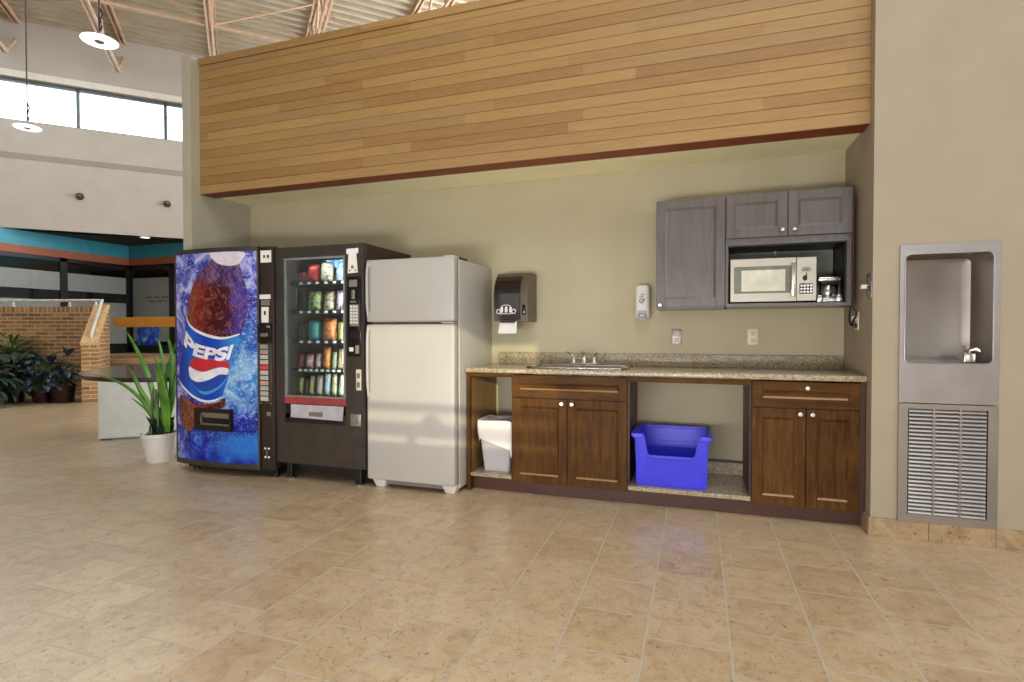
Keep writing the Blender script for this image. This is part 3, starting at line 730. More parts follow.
for dx in (-.036, 0, .036):
    lg.box(lx+dx-.011, lx+dx+.011, ty-.002, ty+.002, lz-.002, lz+.028, .004).ball((lx+dx, ty, lz+.034), .011, (1, .2, 1))
for dx in (-.062, .062): lg.tube([(lx+dx+.016*math.cos(a), ty-.001, lz+.006+.016*math.sin(a)) for a in [k*math.pi/8 for k in range(17)]], .004, 6)
lg.box(lx-.05, lx+.05, ty-.001, ty+.001, lz-.014, lz-.009).tube([(lx-.034+.0068*k, ty-.001, lz+.05+.006*math.sin(k*math.pi/10)) for k in range(11)], .003, 6)
lg.build('emblem', 'paper', t)
MB().poly([(tx0+.055, ty+.012, tz0-.002), (tx1-.085, ty+.012, tz0-.002), (tx1-.088, ty+.008, tz0-.095), (tx0+.040, ty+.008, tz0-.095)], Vector((0, .003, 0))).build('paper_towel', 'paper', t)
# soap dispenser
x0, x1, z0, z1 = -.450, -.342, 1.268, 1.530
t = thing('soap_dispenser', ((x0+x1)/2, YB, z0), 'white soap dispenser on the wall beside the tall wall cabinet', 'soap dispenser')
b_ = MB().box(x0, x1, YB-.105, YB-.002, z0, z1, .03, 4).build('body', 'white_pl', t, True)
MB().box(x0+.02, x1-.02, YB-.113, YB-.09, z0-.006, z0+.07, .02, 3).build('push_bar', 'bin_grey', t, True)
g = MB(); xm_ = (x0+x1)/2
g.tube([(xm_+.018*math.cos(a), YB-.1055, z0+.14+.018*math.sin(a)) for a in [k*math.pi/8 for k in range(14)]], .004, 6).box(xm_-.02, xm_+.012, YB-.107, YB-.104, z0+.17, z0+.176).box(xm_-.012, xm_+.02, YB-.107, YB-.104, z0+.185, z0+.190).ball((xm_+.004, YB-.105, z0+.138), .009, (1, .3, 1))
g.build('icon', 'gasket', b_)
g = MB(); g.tube([(xm_+.024*math.cos(a), YB-.114, z0+.03+.016*math.sin(a)) for a in [k*math.pi/8 for k in range(17)]], .003, 6); g.build('icon', 'gasket', b_)
# outlets on the back wall
def outlet(x0, x1, z0, z1, lb, plate):
    t = thing('wall_outlet', ((x0+x1)/2, YB, z0), lb, 'outlet')
    MB().box(x0, x1, YB-.009, YB-.002, z0, z1, .003).build('cover_plate', plate, t, True)
    for zc in (z0+(z1-z0)*.29, z0+(z1-z0)*.71):
        xc = (x0+x1)/2
        r = MB().box(xc-.017, xc+.017, YB-.013, YB-.006, zc-.015, zc+.015, .005, 2).build('receptacle', 'ivory', t, True)
        MB().box(xc-.009, xc-.005, YB-.0145, YB-.0125, zc-.004, zc+.007).box(xc+.005, xc+.009, YB-.0145, YB-.0125, zc-.004, zc+.007).ball((xc, YB-.013, zc-.008), .003).build('slots', 'black', r)
outlet(-.187, -.115, 1.080, 1.195, 'steel plated wall outlet, nearer the sink', 'steel_d')
outlet(.338, .410, 1.080, 1.197, 'ivory wall outlet under the microwave shelf', 'ivory')
# fittings on the right cheek of the niche
t = thing('switch_plate', (XR, 3.70, 1.37), 'steel switch plate with dark toggles on the niche cheek', 'switch')
MB().box(XR-.006, XR-.001, 3.652, 3.735, 1.372, 1.518, .003).build('cover_plate', 'steel', t, True)
for z in (1.395, 1.465): MB().box(XR-.016, XR-.005, 3.675, 3.715, z, z+.048, .003).build('rocker', plain('slate_plastic', (56, 54, 62), .3), t, True)
MB().box(XR-.045, XR-.006, 3.70, 3.735, 1.425, 1.452, .006).build('white_button', 'ivory', t, True)
t = thing('wall_outlet', (XR, 3.95, 1.2), 'wall outlet with a plug on the niche cheek below the microwave shelf', 'outlet')
MB().box(XR-.008, XR-.001, 3.915, 3.985, 1.185, 1.300, .003).build('cover_plate', 'ivory', t, True)
MB().box(XR-.035, XR-.007, 3.93, 3.965, 1.245, 1.275, .005).build('receptacle', 'white_pl', t, True)
MB().box(XR-.030, XR-.007, 3.935, 3.962, 1.20, 1.225, .005).build('receptacle', 'black', t, True)
tag(MB().tube([(XR-.030, 3.95, 1.338), (XR-.035, 3.90, 1.32), (XR-.03, 3.86, 1.295), (XR-.03, 3.87, 1.27), (XR-.032, 3.92, 1.245), (XR-.034, 3.955, 1.215), (XR-.034, 3.99, 1.225), (XR-.034, 4.01, 1.265), (XR-.034, 4.00, 1.31), (XR-.034, 3.985, 1.338)], .006, 8).build('power_cord', 'dark_cable', None, True), 'black power cord looped below the microwave shelf', 'cord')

# ------------------------------------------------------------ drinking fountain
gx0, gx1, gz0, gz1, gm, gy = 1.078, 1.537, .104, 1.662, .774, YW-.012
t = thing('drinking_fountain', ((gx0+gx1)/2, YW, gz0), 'tall recessed stainless steel drinking fountain with a louvred lower panel', 'drinking fountain')
a = at(905, 300, Y=gy).x; b = at(993.6, 300, Y=gy).x; c = at(950, 252.8, Y=gy).z; d = at(950, 363.5, Y=gy).z
MB().plate([(gx0, gy, gm+.003), (gx1, gy, gm+.003), (gx1, gy, gz1), (gx0, gy, gz1)], rrect(a, b, d, c, .030, gy, 8), Vector((0, .011, 0))).build('front_panel', 'steel', t)
rim = rrect(a+.0, b-.0, d, c, .030, gy-.002, 8)
MB().tube(rim+rim[:1], .0028, 8).build('opening_bead', 'steel', t, True)
# recess: rounded box open to the front
bm2 = bmesh.new(); n = len(rrect(a, b, d, c, .03, 0, 8)); rings = []
for yy, ins, rr in ((gy+.004, 0, .03), (gy+.20, .0, .03), (gy+.245, .012, .03), (gy+.26, .045, .02)):
    rings.append([bm2.verts.new(p) for p in rrect(a+ins-.004, b-ins+.004, d+ins-.02, c-ins+.004, rr, yy, 8)])
for i in range(3):
    for k in range(n): bm2.faces.new((rings[i][k], rings[i][(k+1) % n], rings[i+1][(k+1) % n], rings[i+1][k]))
bm2.faces.new(rings[-1])
bmesh.ops.recalc_face_normals(bm2, faces=bm2.faces[:])
for fc in bm2.faces: fc.normal_flip()
MB()._merge(bm2).build('basin_recess', 'steel_d', t, True)
q = at(968, 361, Y=gy+.075)
bb = MB().box(q.x-.028, q.x+.028, gy+.05, gy+.12, d-.018, q.z+.045, .006).build('bubbler', 'chrome', t, True)
MB().tube([(q.x, gy+.08, q.z+.035), (q.x+.005, gy+.065, q.z+.062), (q.x+.03, gy+.055, q.z+.066), (q.x+.045, gy+.05, q.z+.055)], .012, 10).build('spout', 'chrome', bb, True)
MB().tube([(q.x-.01, gy+.08, q.z+.05), (q.x-.022, gy+.07, q.z+.085)], .006, 8).build('guard', 'chrome', bb, True)
MB().box(a+.02, b-.02, gy+.03, gy+.23, d-.016, d-.010, .002).build('basin_tray', 'steel', t, True)
# louvred lower panel
vx0, vx1, vz0, vz1 = gx0+.045, gx1-.045, gz0+.045, gm-.030
lo_ = MB().plate([(gx0, gy-.002, gz0), (gx1, gy-.002, gz0), (gx1, gy-.002, gm-.002), (gx0, gy-.002, gm-.002)], [(vx0, gy-.002, vz0), (vx1, gy-.002, vz0), (vx1, gy-.002, vz1), (vx0, gy-.002, vz1)], Vector((0, .013, 0))).build('lower_panel', 'steel_d', t)
cw = (vx1-vx0)/3
for k in range(3):
    w = MB(); x0 = vx0+cw*k+.006; x1 = vx0+cw*(k+1)-.006
    nl = 27
    for i in range(nl):
        z = vz0+(vz1-vz0)*(i+.5)/nl; h = (vz1-vz0)/nl
        w.poly([(x0, gy+.010, z+h*.42), (x0, gy-.003, z-h*.28), (x0, gy-.001, z-h*.42), (x0, gy+.012, z+h*.30)], Vector((x1-x0, 0, 0)))
    w.build('louvre_grille', 'steel', lo_)
    if k: MB().box(x0-.012, x0, gy-.002, gy+.010, vz0, vz1).build('divider', 'steel_d', lo_)
MB().box(vx0, vx1, gy+.03, gy+.034, vz0, vz1).build('louvre_backing', 'black', t)

# ------------------------------------------------------------ refrigerator
rx0, rx1, rz1, ryf = -2.364, -1.634, 1.716, 3.558
t = thing('refrigerator', ((rx0+rx1)/2, 3.95, 0), 'white refrigerator with a top freezer between the snack machine and the worktop', 'refrigerator')
MB().box(rx0+.004, rx1, ryf+.085, YB-.004, .035, rz1-.012, .008).build('body', 'white', t, True)
MB().box(rx0+.01, rx1-.012, ryf+.07, ryf+.086, .06, rz1-.016).build('gasket', 'gasket', t)
fd = MB().box(rx0, rx1-.006, ryf, ryf+.072, 1.2495, rz1, .016, 4).build('freezer_door', 'white', t, True)
rd = MB().box(rx0, rx1-.006, ryf, ryf+.072, .066, 1.234, .016, 4).build('lower_door', 'white', t, True)
def fh(z0, z1, par):
    w = MB(); x = rx0+.026
    n = 8; pts = []
    for i in range(n+1):
        k = i/n; pts.append((x, ryf-.010-.016*min(1, 6*k, 6*(1-k)), z0+(z1-z0)*k))
    w.tube(pts, .011, 10); w.box(x-.014, x+.014, ryf-.012, ryf+.004, z0-.012, z0+.03, .005).box(x-.016, x+.016, ryf-.012, ryf+.004, z1-.03, z1+.012, .005)
    w.build('handle', 'white', par, True)
fh(1.30, rz1-.03, fd); fh(.70, 1.215, rd)
MB().box(rx1-.11, rx1-.012, ryf+.004, ryf+.06, 1.235, 1.249, .003).build('middle_hinge', 'chrome', t)
MB().box(rx1-.10, rx1-.02, ryf+.02, ryf+.12, rz1-.012, rz1+.008, .005).build('hinge_cover', 'white_pl', t, True)
MB().box(rx0+.03, rx1-.03, ryf+.05, ryf+.08, .028, .062, .004).build('kick_grille', 'gasket', t)
for x in (rx0+.085, rx1-.065): MB().taper(x-.06, x+.06, ryf+.03, ryf+.15, 0, .066, .025, .02, .006).build('foot', 'white_pl', t, True)
for x in (rx0+.1, rx1-.1): MB().cyl((x-.02, YB-.1, .018), (x+.02, YB-.1, .018), .018).cyl((x, YB-.1, .018), (x, YB-.1, .05), .01).build('roller', 'black', t)
MB().box(rx1-.05, rx1-.03, ryf+.14, ryf+.30, rz1-.012, rz1+.012, .005).build('top_cable_clip', 'dark_cable', t)

# ------------------------------------------------------------ soda machine with the printed front
px0, px1, pxe, pz0, pz1 = -4.215, -3.325, -3.186, .070, 1.860
def surf(X):
    k = (X-(px0+px1)/2)/((px1-px0)/2); return 3.455+.055*k*k
soda = thing('vending_machine', (-3.67, 3.85, 0), 'blue soda vending machine with a big bottle printed on its bowed front', 'vending machine')
MB().box(px0+.055, pxe-.004, 3.545, 4.22, .09, pz1-.005, .008).build('cabinet', 'dbrown', soda, True)
MB().box(px0+.09, pxe-.03, 3.60, 4.15, 0.03, .095).box(px0+.07, pxe-.02, 3.56, 3.585, .022, .07, .004).build('base', 'black', soda)
for x in (px0+.12, pxe-.07):
    for y in (3.60, 4.1): MB().cyl((x, y, 0), (x, y, .04), .028).build('foot', 'black', soda, True)
def bowed(x0, x1, z0, z1, off, thick, n=22):
    b = bmesh.new(); F, Bk = [], []
    for i in range(n+1):
        x = x0+(x1-x0)*i/n; y = surf(x)-off
        F.append((b.verts.new((x, y, z0)), b.verts.new((x, y, z1)))); Bk.append((b.verts.new((x, y+thick, z0)), b.verts.new((x, y+thick, z1))))
    for i in range(n):
        b.faces.new((F[i][0], F[i+1][0], F[i+1][1], F[i][1])); b.faces.new((Bk[i][0], Bk[i][1], Bk[i+1][1], Bk[i+1][0]))
        b.faces.new((F[i][1], F[i+1][1], Bk[i+1][1], Bk[i][1])); b.faces.new((F[i][0], Bk[i][0], Bk[i+1][0], F[i+1][0]))
    b.faces.new((F[0][0], F[0][1], Bk[0][1], Bk[0][0])); b.faces.new((F[n][0], Bk[n][0], Bk[n][1], F[n][1]))
    bmesh.ops.recalc_face_normals(b, faces=b.faces[:]); return b
PR = NT('splash_print')
sep = PR.n('ShaderNodeSeparateXYZ'); PR.l(PR.pos(), sep.inputs[0])
vx = PR.math('DIVIDE', PR.math('SUBTRACT', sep.outputs[0], px0), px1-px0); vz = PR.math('DIVIDE', sep.outputs[2], pz1)
n1 = PR.noise(4.5, 6, .62, dist=1.6); n2 = PR.noise(17, 7, .72, dist=3.0); n3 = PR.noise(2.2, 3, .5, dist=.6)
lav = PR.ramp(n1, [(.38, (22, 30, 140)), (.47, (70, 78, 184)), (.55, (140, 144, 212)), (.64, (196, 198, 232))])
deep = PR.ramp(n1, [(.36, (12, 14, 100)), (.5, (20, 34, 150)), (.62, (32, 76, 190)), (.76, (70, 140, 216))])
aqua = PR.ramp(n1, [(.34, (22, 70, 170)), (.48, (60, 130, 204)), (.62, (150, 196, 230))])
lowr = PR.ramp(PR.math('ADD', vz, PR.math('MULTIPLY', PR.math('SUBTRACT', n3, .5), .25)), [(.28, (0, 0, 0)), (.40, (255, 255, 255))])
right = PR.ramp(PR.math('ADD', vx, PR.math('MULTIPLY', PR.math('SUBTRACT', n3, .5), .4)), [(.42, (0, 0, 0)), (.6, (255, 255, 255))])
lowmid = PR.ramp(vz, [(.60, (255, 255, 255)), (.72, (0, 0, 0))])
c = PR.mix(PR.math('MULTIPLY', right, lowmid), lav, aqua)
leftk = PR.ramp(vx, [(.02, (200, 200, 200)), (.2, (0, 0, 0))])
cd = PR.mix(leftk, deep, lav)
c = PR.mix(lowr, cd, c)
sp = PR.ramp(n2, [(.53, (0, 0, 0)), (.62, (255, 255, 255))])
spk = PR.math('MULTIPLY', sp, PR.ramp(PR.math('ADD', vz, PR.math('MULTIPLY', n1, .3)), [(.22, (40, 40, 40)), (.5, (210, 210, 210))]))
c = PR.mix(spk, c, (226, 230, 244))
sw = PR.math('MULTIPLY', PR.ramp(vz, [(.06, (0, 0, 0)), (.11, (255, 255, 255)), (.17, (255, 255, 255)), (.20, (0, 0, 0))]), PR.ramp(vx, [(.45, (0, 0, 0)), (.75, (220, 220, 220))]))
c = PR.mix(sw, c, (44, 128, 214))
PR.col(c).set(.35, spec=.3)
front = MB()._merge(bowed(px0+.012, px1-.012, pz0+.04, pz1-.035, 0, .05)).build('front_panel', PR.m, soda)
w = MB(); w._merge(bowed(px0, px1, pz1-.036, pz1, .006, .09)); w._merge(bowed(px0, px1, pz0, pz0+.042, .004, .09)); w._merge(bowed(px0, px0+.014, pz0+.04, pz1-.03, .005, .07, 3)); w._merge(bowed(px1-.014, px1, pz0+.04, pz1-.03, .005, .07, 3))
w.build('front_frame', 'dgrey', soda)

def pp(px, py):
    y = 3.45
    for _ in range(6): q = at(px, py, Y=y); y = surf(q.x)
    return (q.x, q.z)
def decal(name, pts, mat, off, parent=None, holes=None, raw=False):
    """flat print shape wrapped on the bowed front"""
    b = bmesh.new(); P = pts if raw else [pp(*p) for p in pts]
    vs = [b.verts.new((x, 0, z)) for x, z in P]
    es = [b.edges.new((vs[i], vs[(i+1) % len(vs)])) for i in range(len(vs))]
    bmesh.ops.triangle_fill(b, edges=es, use_beauty=True)
    return wrap(b, name, mat, off, parent or front)
def wrap(b, name, mat, off, parent):
    xs = [v.co.x for v in b.verts]; a, e = min(xs), max(xs); n = max(1, int((e-a)/.03))
    for i in range(1, n):
        bmesh.ops.bisect_plane(b, geom=b.verts[:]+b.edges[:]+b.faces[:], plane_co=(a+(e-a)*i/n, 0, 0), plane_no=(1, 0, 0))
    for v in b.verts: v.co.y = surf(v.co.x)-off
    bmesh.ops.recalc_face_normals(b, faces=b.faces[:])
    for fc in b.faces:
        if fc.normal.y > 0: fc.normal_flip()
    return MB()._merge(b).build(name, mat, parent)
def smooth(pts, n=6, closed=True):
    out = []; m = len(pts)
    for i in range(m if closed else m-1):
        p0, p1, p2, p3 = [pts[(i+k) % m] if closed else pts[max(0, min(m-1, i+k))] for k in (-1, 0, 1, 2)]
        for k in range(n):
            t = k/n
            out.append(tuple(.5*((2*p1[j])+(-p0[j]+p2[j])*t+(2*p0[j]-5*p1[j]+4*p2[j]-p3[j])*t*t+(-p0[j]+3*p1[j]-3*p2[j]+p3[j])*t**3) for j in (0, 1)))
    if not closed: out.append(pts[-1])
    return out
# bottle
BT = NT('bottle_print')
sep = BT.n('ShaderNodeSeparateXYZ'); BT.l(BT.pos(), sep.inputs[0])
bx = BT.math('DIVIDE', BT.math('SUBTRACT', sep.outputs[0], px0), px1-px0)
st_ = BT.noise(6, 6, .68, dist=2.4); sl = BT.noise(6.5, 5, .6, dist=2.6)
base = BT.ramp(BT.math('ADD', bx, BT.math('MULTIPLY', BT.math('SUBTRACT', st_, .5), .5)), [(.08, (66, 30, 34)), (.22, (124, 66, 44)), (.34, (120, 30, 22)), (.55, (60, 12, 18)), (.70, (64, 18, 34)), (.79, (76, 66, 150)), (.9, (44, 40, 124))])
topk = BT.ramp(sep.outputs[2], [(.0, (0, 0, 0)), (1, (255, 255, 255))])
zz = BT.math('ADD', sep.outputs[2], BT.math('MULTIPLY', BT.math('SUBTRACT', st_, .5), .25))
up_ = BT.ramp(BT.math('SUBTRACT', zz, .95), [(.58, (0, 0, 0)), (.70, (255, 255, 255))])
base = BT.mix(BT.math('MULTIPLY', up_, .8), base, BT.ramp(st_, [(.3, (26, 22, 46)), (.5, (52, 54, 120)), (.7, (128, 112, 130))]))
stre = BT.ramp(sl, [(.50, (0, 0, 0)), (.53, (255, 255, 255)), (.57, (0, 0, 0))])
base = BT.mix(BT.math('MULTIPLY', stre, .42), base, (206, 130, 112))
BT.col(base).set(.35, spec=.3)
decal('bottle_picture', smooth([(217, 256), (206, 266), (195, 281), (190, 296), (188, 312), (188, 328), (230, 340), (241, 334), (246, 318), (248, 304), (247, 290), (243, 276), (240, 264), (240, 257)]), BT.m, .0015)
decal('bottle_cap', smooth([(211.5, 252.3), (212, 258), (218, 263.5), (228, 265.8), (238, 264.5), (243, 259), (243.5, 252.0)], 4), plain('printed_cap', (214, 208, 220), .3), .003)
decal('bottle_foot', smooth([(181, 395), (195, 404), (215, 403), (225, 398), (223, 408), (205, 409), (196, 416), (192, 430), (184, 428), (180, 414)]), BT.m, .0015)
# label with white borders
top = smooth([(186.5, 316), (190, 325), (199, 332), (213, 337), (226, 338), (240, 334)], 6, False)
bot = smooth([(222, 397), (214, 400.5), (204, 401), (193, 396), (184, 387), (179.5, 380)], 6, False)
LB = NT('label_print'); sep = LB.n('ShaderNodeSeparateXYZ'); LB.l(LB.pos(), sep.inputs[0])
q0, q1 = pp(181, 350)[0], pp(236, 350)[0]
LB.col(LB.ramp(LB.math('DIVIDE', LB.math('SUBTRACT', sep.outputs[0], q0), q1-q0), [(0, (24, 40, 150)), (.25, (30, 96, 200)), (.5, (20, 62, 176)), (.72, (24, 78, 186)), (1, (60, 140, 212))])).set(.35, spec=.3)
decal('label', top+[(238, 340), (233, 356), (228, 380)]+bot+[(180, 366), (184, 340)], LB.m, .0025)
def band(pts, wd, name, mat, off):
    L = [pp(*p) for p in pts]; a, b2 = [], []
    for i, p in enumerate(L):
        d = (Vector(L[min(i+1, len(L)-1)])-Vector(L[max(0, i-1)])).normalized(); n = Vector((-d.y, d.x))*wd*(.35+.65*math.sin(math.pi*i/(len(L)-1)))
        a.append(tuple(Vector(p)+n)); b2.append(tuple(Vector(p)-n))
    decal(name, a+b2[::-1], mat, off, raw=True)
WH = plain('printed_white', (232, 230, 238), .3); M['print_white'] = WH
band(top, .012, 'label_border', 'print_white', .0035)
band(bot, .010, 'label_border', 'print_white', .0035)
# round emblem
disc = smooth([(190, 368), (191, 361), (199, 357.5), (214, 359), (228, 361), (229.5, 368), (227, 378), (221, 387), (212, 393), (204, 394.5), (197, 389), (192, 379)], 6)
decal('emblem_edge', disc, plain('printed_light_blue', (70, 150, 214), .3), .0035)
decal('emblem_blue', smooth([(191.5, 378), (199, 381.5), (210, 379), (220, 374), (227.5, 374), (224, 381), (217, 387.5), (209, 391), (202, 391), (196, 387)], 5), plain('printed_blue', (28, 70, 168), .3), .0045)
decal('emblem_white', smooth([(190, 366.5), (196, 370), (204, 372), (214, 369), (222, 367.5), (229, 369), (227.5, 374.5), (220, 374.5), (210, 379.5), (199, 382), (191.5, 378.5), (189.6, 372)], 5), 'print_white', .005)
decal('emblem_red', smooth([(190.5, 366), (191.5, 361), (198, 357.5), (208, 358.5), (220, 361), (228.5, 361.5), (229, 368), (222, 366.8), (214, 368.5), (205, 371.5), (196, 369.5)], 5), plain('printed_red', (196, 40, 48), .3), .0055)
# lettering on the label
fc = bpy.data.curves.new('t', 'FONT'); fc.body = 'PEPSI'; fc.size = 1; fc.shear = .0; fc.offset = .045; fc.space_character = 1.0
fo = bpy.data.objects.new('t', fc); COL.objects.link(fo)
dg = bpy.context.evaluated_depsgraph_get(); me = bpy.data.meshes.new_from_object(fo.evaluated_get(dg))
b = bmesh.new(); b.from_mesh(me); bpy.data.objects.remove(fo); bpy.data.curves.remove(fc); bpy.data.meshes.remove(me)
xs = [v.co.x for v in b.verts]; ys = [v.co.y for v in b.verts]; lo_x, hi_x, lo_y, hi_y = min(xs), max(xs), min(ys), max(ys)
BLN = smooth([pp(170+x/6.82, 320+y/6.82) for x, y in ((98, 168), (150, 236), (228, 264), (318, 279), (408, 270))], 12, False)
TPN = smooth([pp(170+x/6.82, 320+y/6.82) for x, y in ((113, 68), (172, 148), (250, 179), (340, 190), (440, 164))], 12, False)
def along(L, u):
    k = u*(len(L)-1); i = min(int(k), len(L)-2); t = k-i
    return Vector((L[i][0]*(1-t)+L[i+1][0]*t, L[i][1]*(1-t)+L[i+1][1]*t))
bmesh.ops.subdivide_edges(b, edges=[e for e in b.edges if e.calc_length() > .15], cuts=3)
bmesh.ops.triangulate(b, faces=b.faces[:])
for v in b.verts:
    u = (v.co.x-lo_x)/(hi_x-lo_x); k = (v.co.y-lo_y)/(hi_y-lo_y)
    u = u**.9
    p = along(BLN, u)*(1-k)+along(TPN, u)*k
    v.co = Vector((p.x, 0, p.y))
wrap(b, 'lettering', 'print_white', .006, front)
# delivery port
a, e = pp(197, 407.5), pp(234, 431.5)
w = MB(); yy = surf((a[0]+e[0])/2)
w.plate([(a[0], yy-.022, e[1]), (e[0], yy-.022, e[1]), (e[0], yy-.022, a[1]), (a[0], yy-.022, a[1])], [(a[0]+.055, yy-.022, e[1]+.045), (e[0]-.018, yy-.022, e[1]+.045), (e[0]-.018, yy-.022, a[1]-.030), (a[0]+.055, yy-.022, a[1]-.030)], Vector((0, .03, 0)))
pf = w.build('delivery_port', 'black', soda)
MB().box(a[0]+.055, e[0]-.018, yy-.004, yy-.001, e[1]+.045, a[1]-.030).build('port_recess', 'black_gloss', pf)
MB().poly([(a[0]+.058, yy-.012, a[1]-.034), (e[0]-.02, yy-.012, a[1]-.034), (e[0]-.02, yy-.006, a[1]-.075), (a[0]+.09, yy-.006, a[1]-.075)], Vector((0, .003, 0))).box(a[0]+.056, e[0]-.02, yy-.014, yy-.004, e[1]+.045, e[1]+.056).box(a[0]+.055, a[0]+.068, yy-.014, yy-.004, e[1]+.05, a[1]-.05).build('port_flap', 'steel_d', pf)
# control column
CYF = 3.515
col_ = MB().box(px1+.002, pxe, CYF, CYF+.06, pz0+.005, pz1-.004, .006).build('control_column', 'dbrown', soda, True)
def cz(py, px=266): return at(px, py, Y=CYF).z
def cx_(px, py=340): return at(px, py, Y=CYF).x
MB().box(cx_(261.5), cx_(272), CYF-.003, CYF+.001, cz(262.5), cz(250.5)).build('sticker', 'paper', col_)
MB().box(cx_(264.3), cx_(266), CYF-.004, CYF, cz(258), cz(255)).box(cx_(268), cx_(270), CYF-.004, CYF, cz(258), cz(255)).build('sticker_marks', 'black', col_)
MB().box(cx_(260.3), cx_(271), CYF-.004, CYF+.001, cz(299), cz(294.5)).build('sticker', 'paper', col_)
MB().box(cx_(261.8), cx_(270), CYF-.006, CYF+.001, cz(305.5), cz(300), .002, 1).build('card_slot', 'steel', col_)
st2 = MB().box(cx_(262), cx_(269), CYF-.004, CYF+.001, cz(322.5), cz(307)).build('sticker', 'paper', col_)
MB().box(cx_(264.6), cx_(266.4), CYF-.005, CYF-.001, cz(315), cz(311)).build('sticker_marks', 'black', st2)
ba = MB().box(cx_(258.6), cx_(272.5), CYF-.014, CYF+.001, cz(342.5), cz(323.5), .004).build('bill_acceptor', 'black_gloss', col_, True)
MB().box(cx_(262), cx_(269), CYF-.020, CYF-.010, cz(336.5), cz(333), .002, 1).build('bill_slot', 'chrome', ba)
MB().box(cx_(268), cx_(271.5), CYF-.018, CYF-.010, cz(328), cz(325.5), .002, 1).build('coin_slot', 'chrome', ba)
bp = MB().box(cx_(259.5), cx_(272.3), CYF-.008, CYF+.001, cz(403.5), cz(343.5), .003).build('button_panel', 'dgrey', col_, True)
BC = [(150, 146, 140), (170, 150, 146), (186, 180, 172), (190, 182, 176), (206, 74, 76), (200, 176, 172), (176, 178, 170), (190, 150, 140), (180, 174, 160), (170, 168, 158), (184, 180, 170)]
for i, c_ in enumerate(BC):
    y0 = 344.5+5.2*i
    MB().box(cx_(261), cx_(268.8), CYF-.016, CYF-.006, cz(y0+4.2), cz(y0), .003, 1).build('selection_button', plain('button_%d' % i, c_, .35), bp)
for x in (261.5, 271.5): MB().ball((cx_(x, 403), CYF-.002, cz(403.2)), .008).build('screw', 'chrome', col_)
MB().box(cx_(267, 414), cx_(271, 414), CYF-.006, CYF+.001, cz(416), cz(411.5), .002, 1).build('coin_return', 'chrome', col_)
for x, y in ((265.6, 448.4), (269, 448.4), (265.6, 457), (269, 457)): MB().ball((cx_(x, 450), CYF-.001, cz(y)), .009).build('screw', 'paper', col_)
MB().box(cx_(266.8, 453), cx_(267.8, 453), CYF-.004, CYF, cz(456), cz(450)).build('lock_slot', 'chrome', col_)

# ------------------------------------------------------------ snack machine
nx0, nx1, nz0, nz1, ny = -3.182, -2.368, .140, 1.842, 3.535
snack = thing('vending_machine', ((nx0+nx1)/2, 3.85, 0), 'dark glass-fronted snack vending machine between the soda machine and the refrigerator', 'vending machine')
def sx(px, py=340, Y=3.53): return at(px, py, Y=Y).x
def sz(py, px=320, Y=3.53): return at(px, py, Y=Y).z
wx0, wx1, wz0, wz1 = sx(286), sx(343.5), sz(396.5), sz(258.5)
w = MB()
w.box(nx0, nx0+.02, ny+.05, 4.24, nz0, nz1); w.box(nx1-.02, nx1, ny+.05, 4.24, nz0, nz1); w.box(nx0+.02, nx1-.02, ny+.05, 4.24, nz1-.02, nz1); w.box(nx0+.02, nx1-.02, 4.22, 4.24, nz0, nz1-.02); w.box(nx0+.02, nx1-.02, ny+.05, 4.22, nz0, nz0+.02)
w.build('cabinet', 'dbrown', snack)
w = MB(); w.box(wx1+.03, nx1-.02, ny+.06, 4.2, nz0+.02, nz1-.02); w.box(nx0+.021, wx0-.03, ny+.06, 4.2, nz0+.02, nz1-.02); w.box(wx0-.03, wx1+.03, 4.16, 4.20, nz0+.02, nz1-.02); w.box(wx0-.03, wx1+.03, ny+.06, 4.2, nz0+.02, wz0-.16)
w.build('inner_lining', 'shop_dark', snack)
w = MB(); o_ = [(nx0, ny, nz0+.0), (nx1, ny, nz0), (nx1, ny, nz1), (nx0, ny, nz1)]; i_ = [(wx0-.012, ny, wz0-.145), (wx1+.012, ny, wz0-.145), (wx1+.012, ny, wz1+.012), (wx0-.012, ny, wz1+.012)]
w.plate(o_, i_, Vector((0, .048, 0)))
door = w.build('door', 'dgrey', snack)
MB().plate([(wx0-.014, ny-.006, wz0-.014), (wx1+.014, ny-.006, wz0-.014), (wx1+.014, ny-.006, wz1+.014), (wx0-.014, ny-.006, wz1+.014)], [(wx0, ny-.006, wz0), (wx1, ny-.006, wz0), (wx1, ny-.006, wz1), (wx0, ny-.006, wz1)], Vector((0, .02, 0))).build('window_frame', plain('grey_window_frame', (150, 154, 154), .35, .5), door)
MB().box(wx0-.002, wx1+.002, ny+.004, ny+.009, wz0-.002, wz1+.002).build('glass', 'glass', door)
MB().box(wx0-.016, wx1+.016, ny-.008, ny+.03, sz(405), sz(397.8), .003).build('red_strip', 'red_strip', door)
fl = MB().poly([(sx(291), ny-.012, sz(405.5)), (sx(343.5), ny-.012, sz(405.5)), (sx(343), ny-.020, sz(419.5)), (sx(291.5), ny-.020, sz(418.5))], Vector((0, .008, 0))).build('delivery_flap', 'flap', door)
MB().box(sx(309.5), sx(323.5), ny-.024, ny-.015, sz(416.3), sz(412.3), .002, 1).build('push_plate', 'steel_d', fl)
MB().box(wx0-.014, wx1+.014, ny-.01, ny+.03, sz(424), sz(419.6), .004).build('flap_ledge', 'black', door)
MB().box(wx0-.014, wx0+.03, ny+.0, ny+.03, sz(420), sz(404)).box(wx0, wx1+.012, ny+.025, ny+.03, sz(420), sz(404)).build('flap_surround', 'black', door)
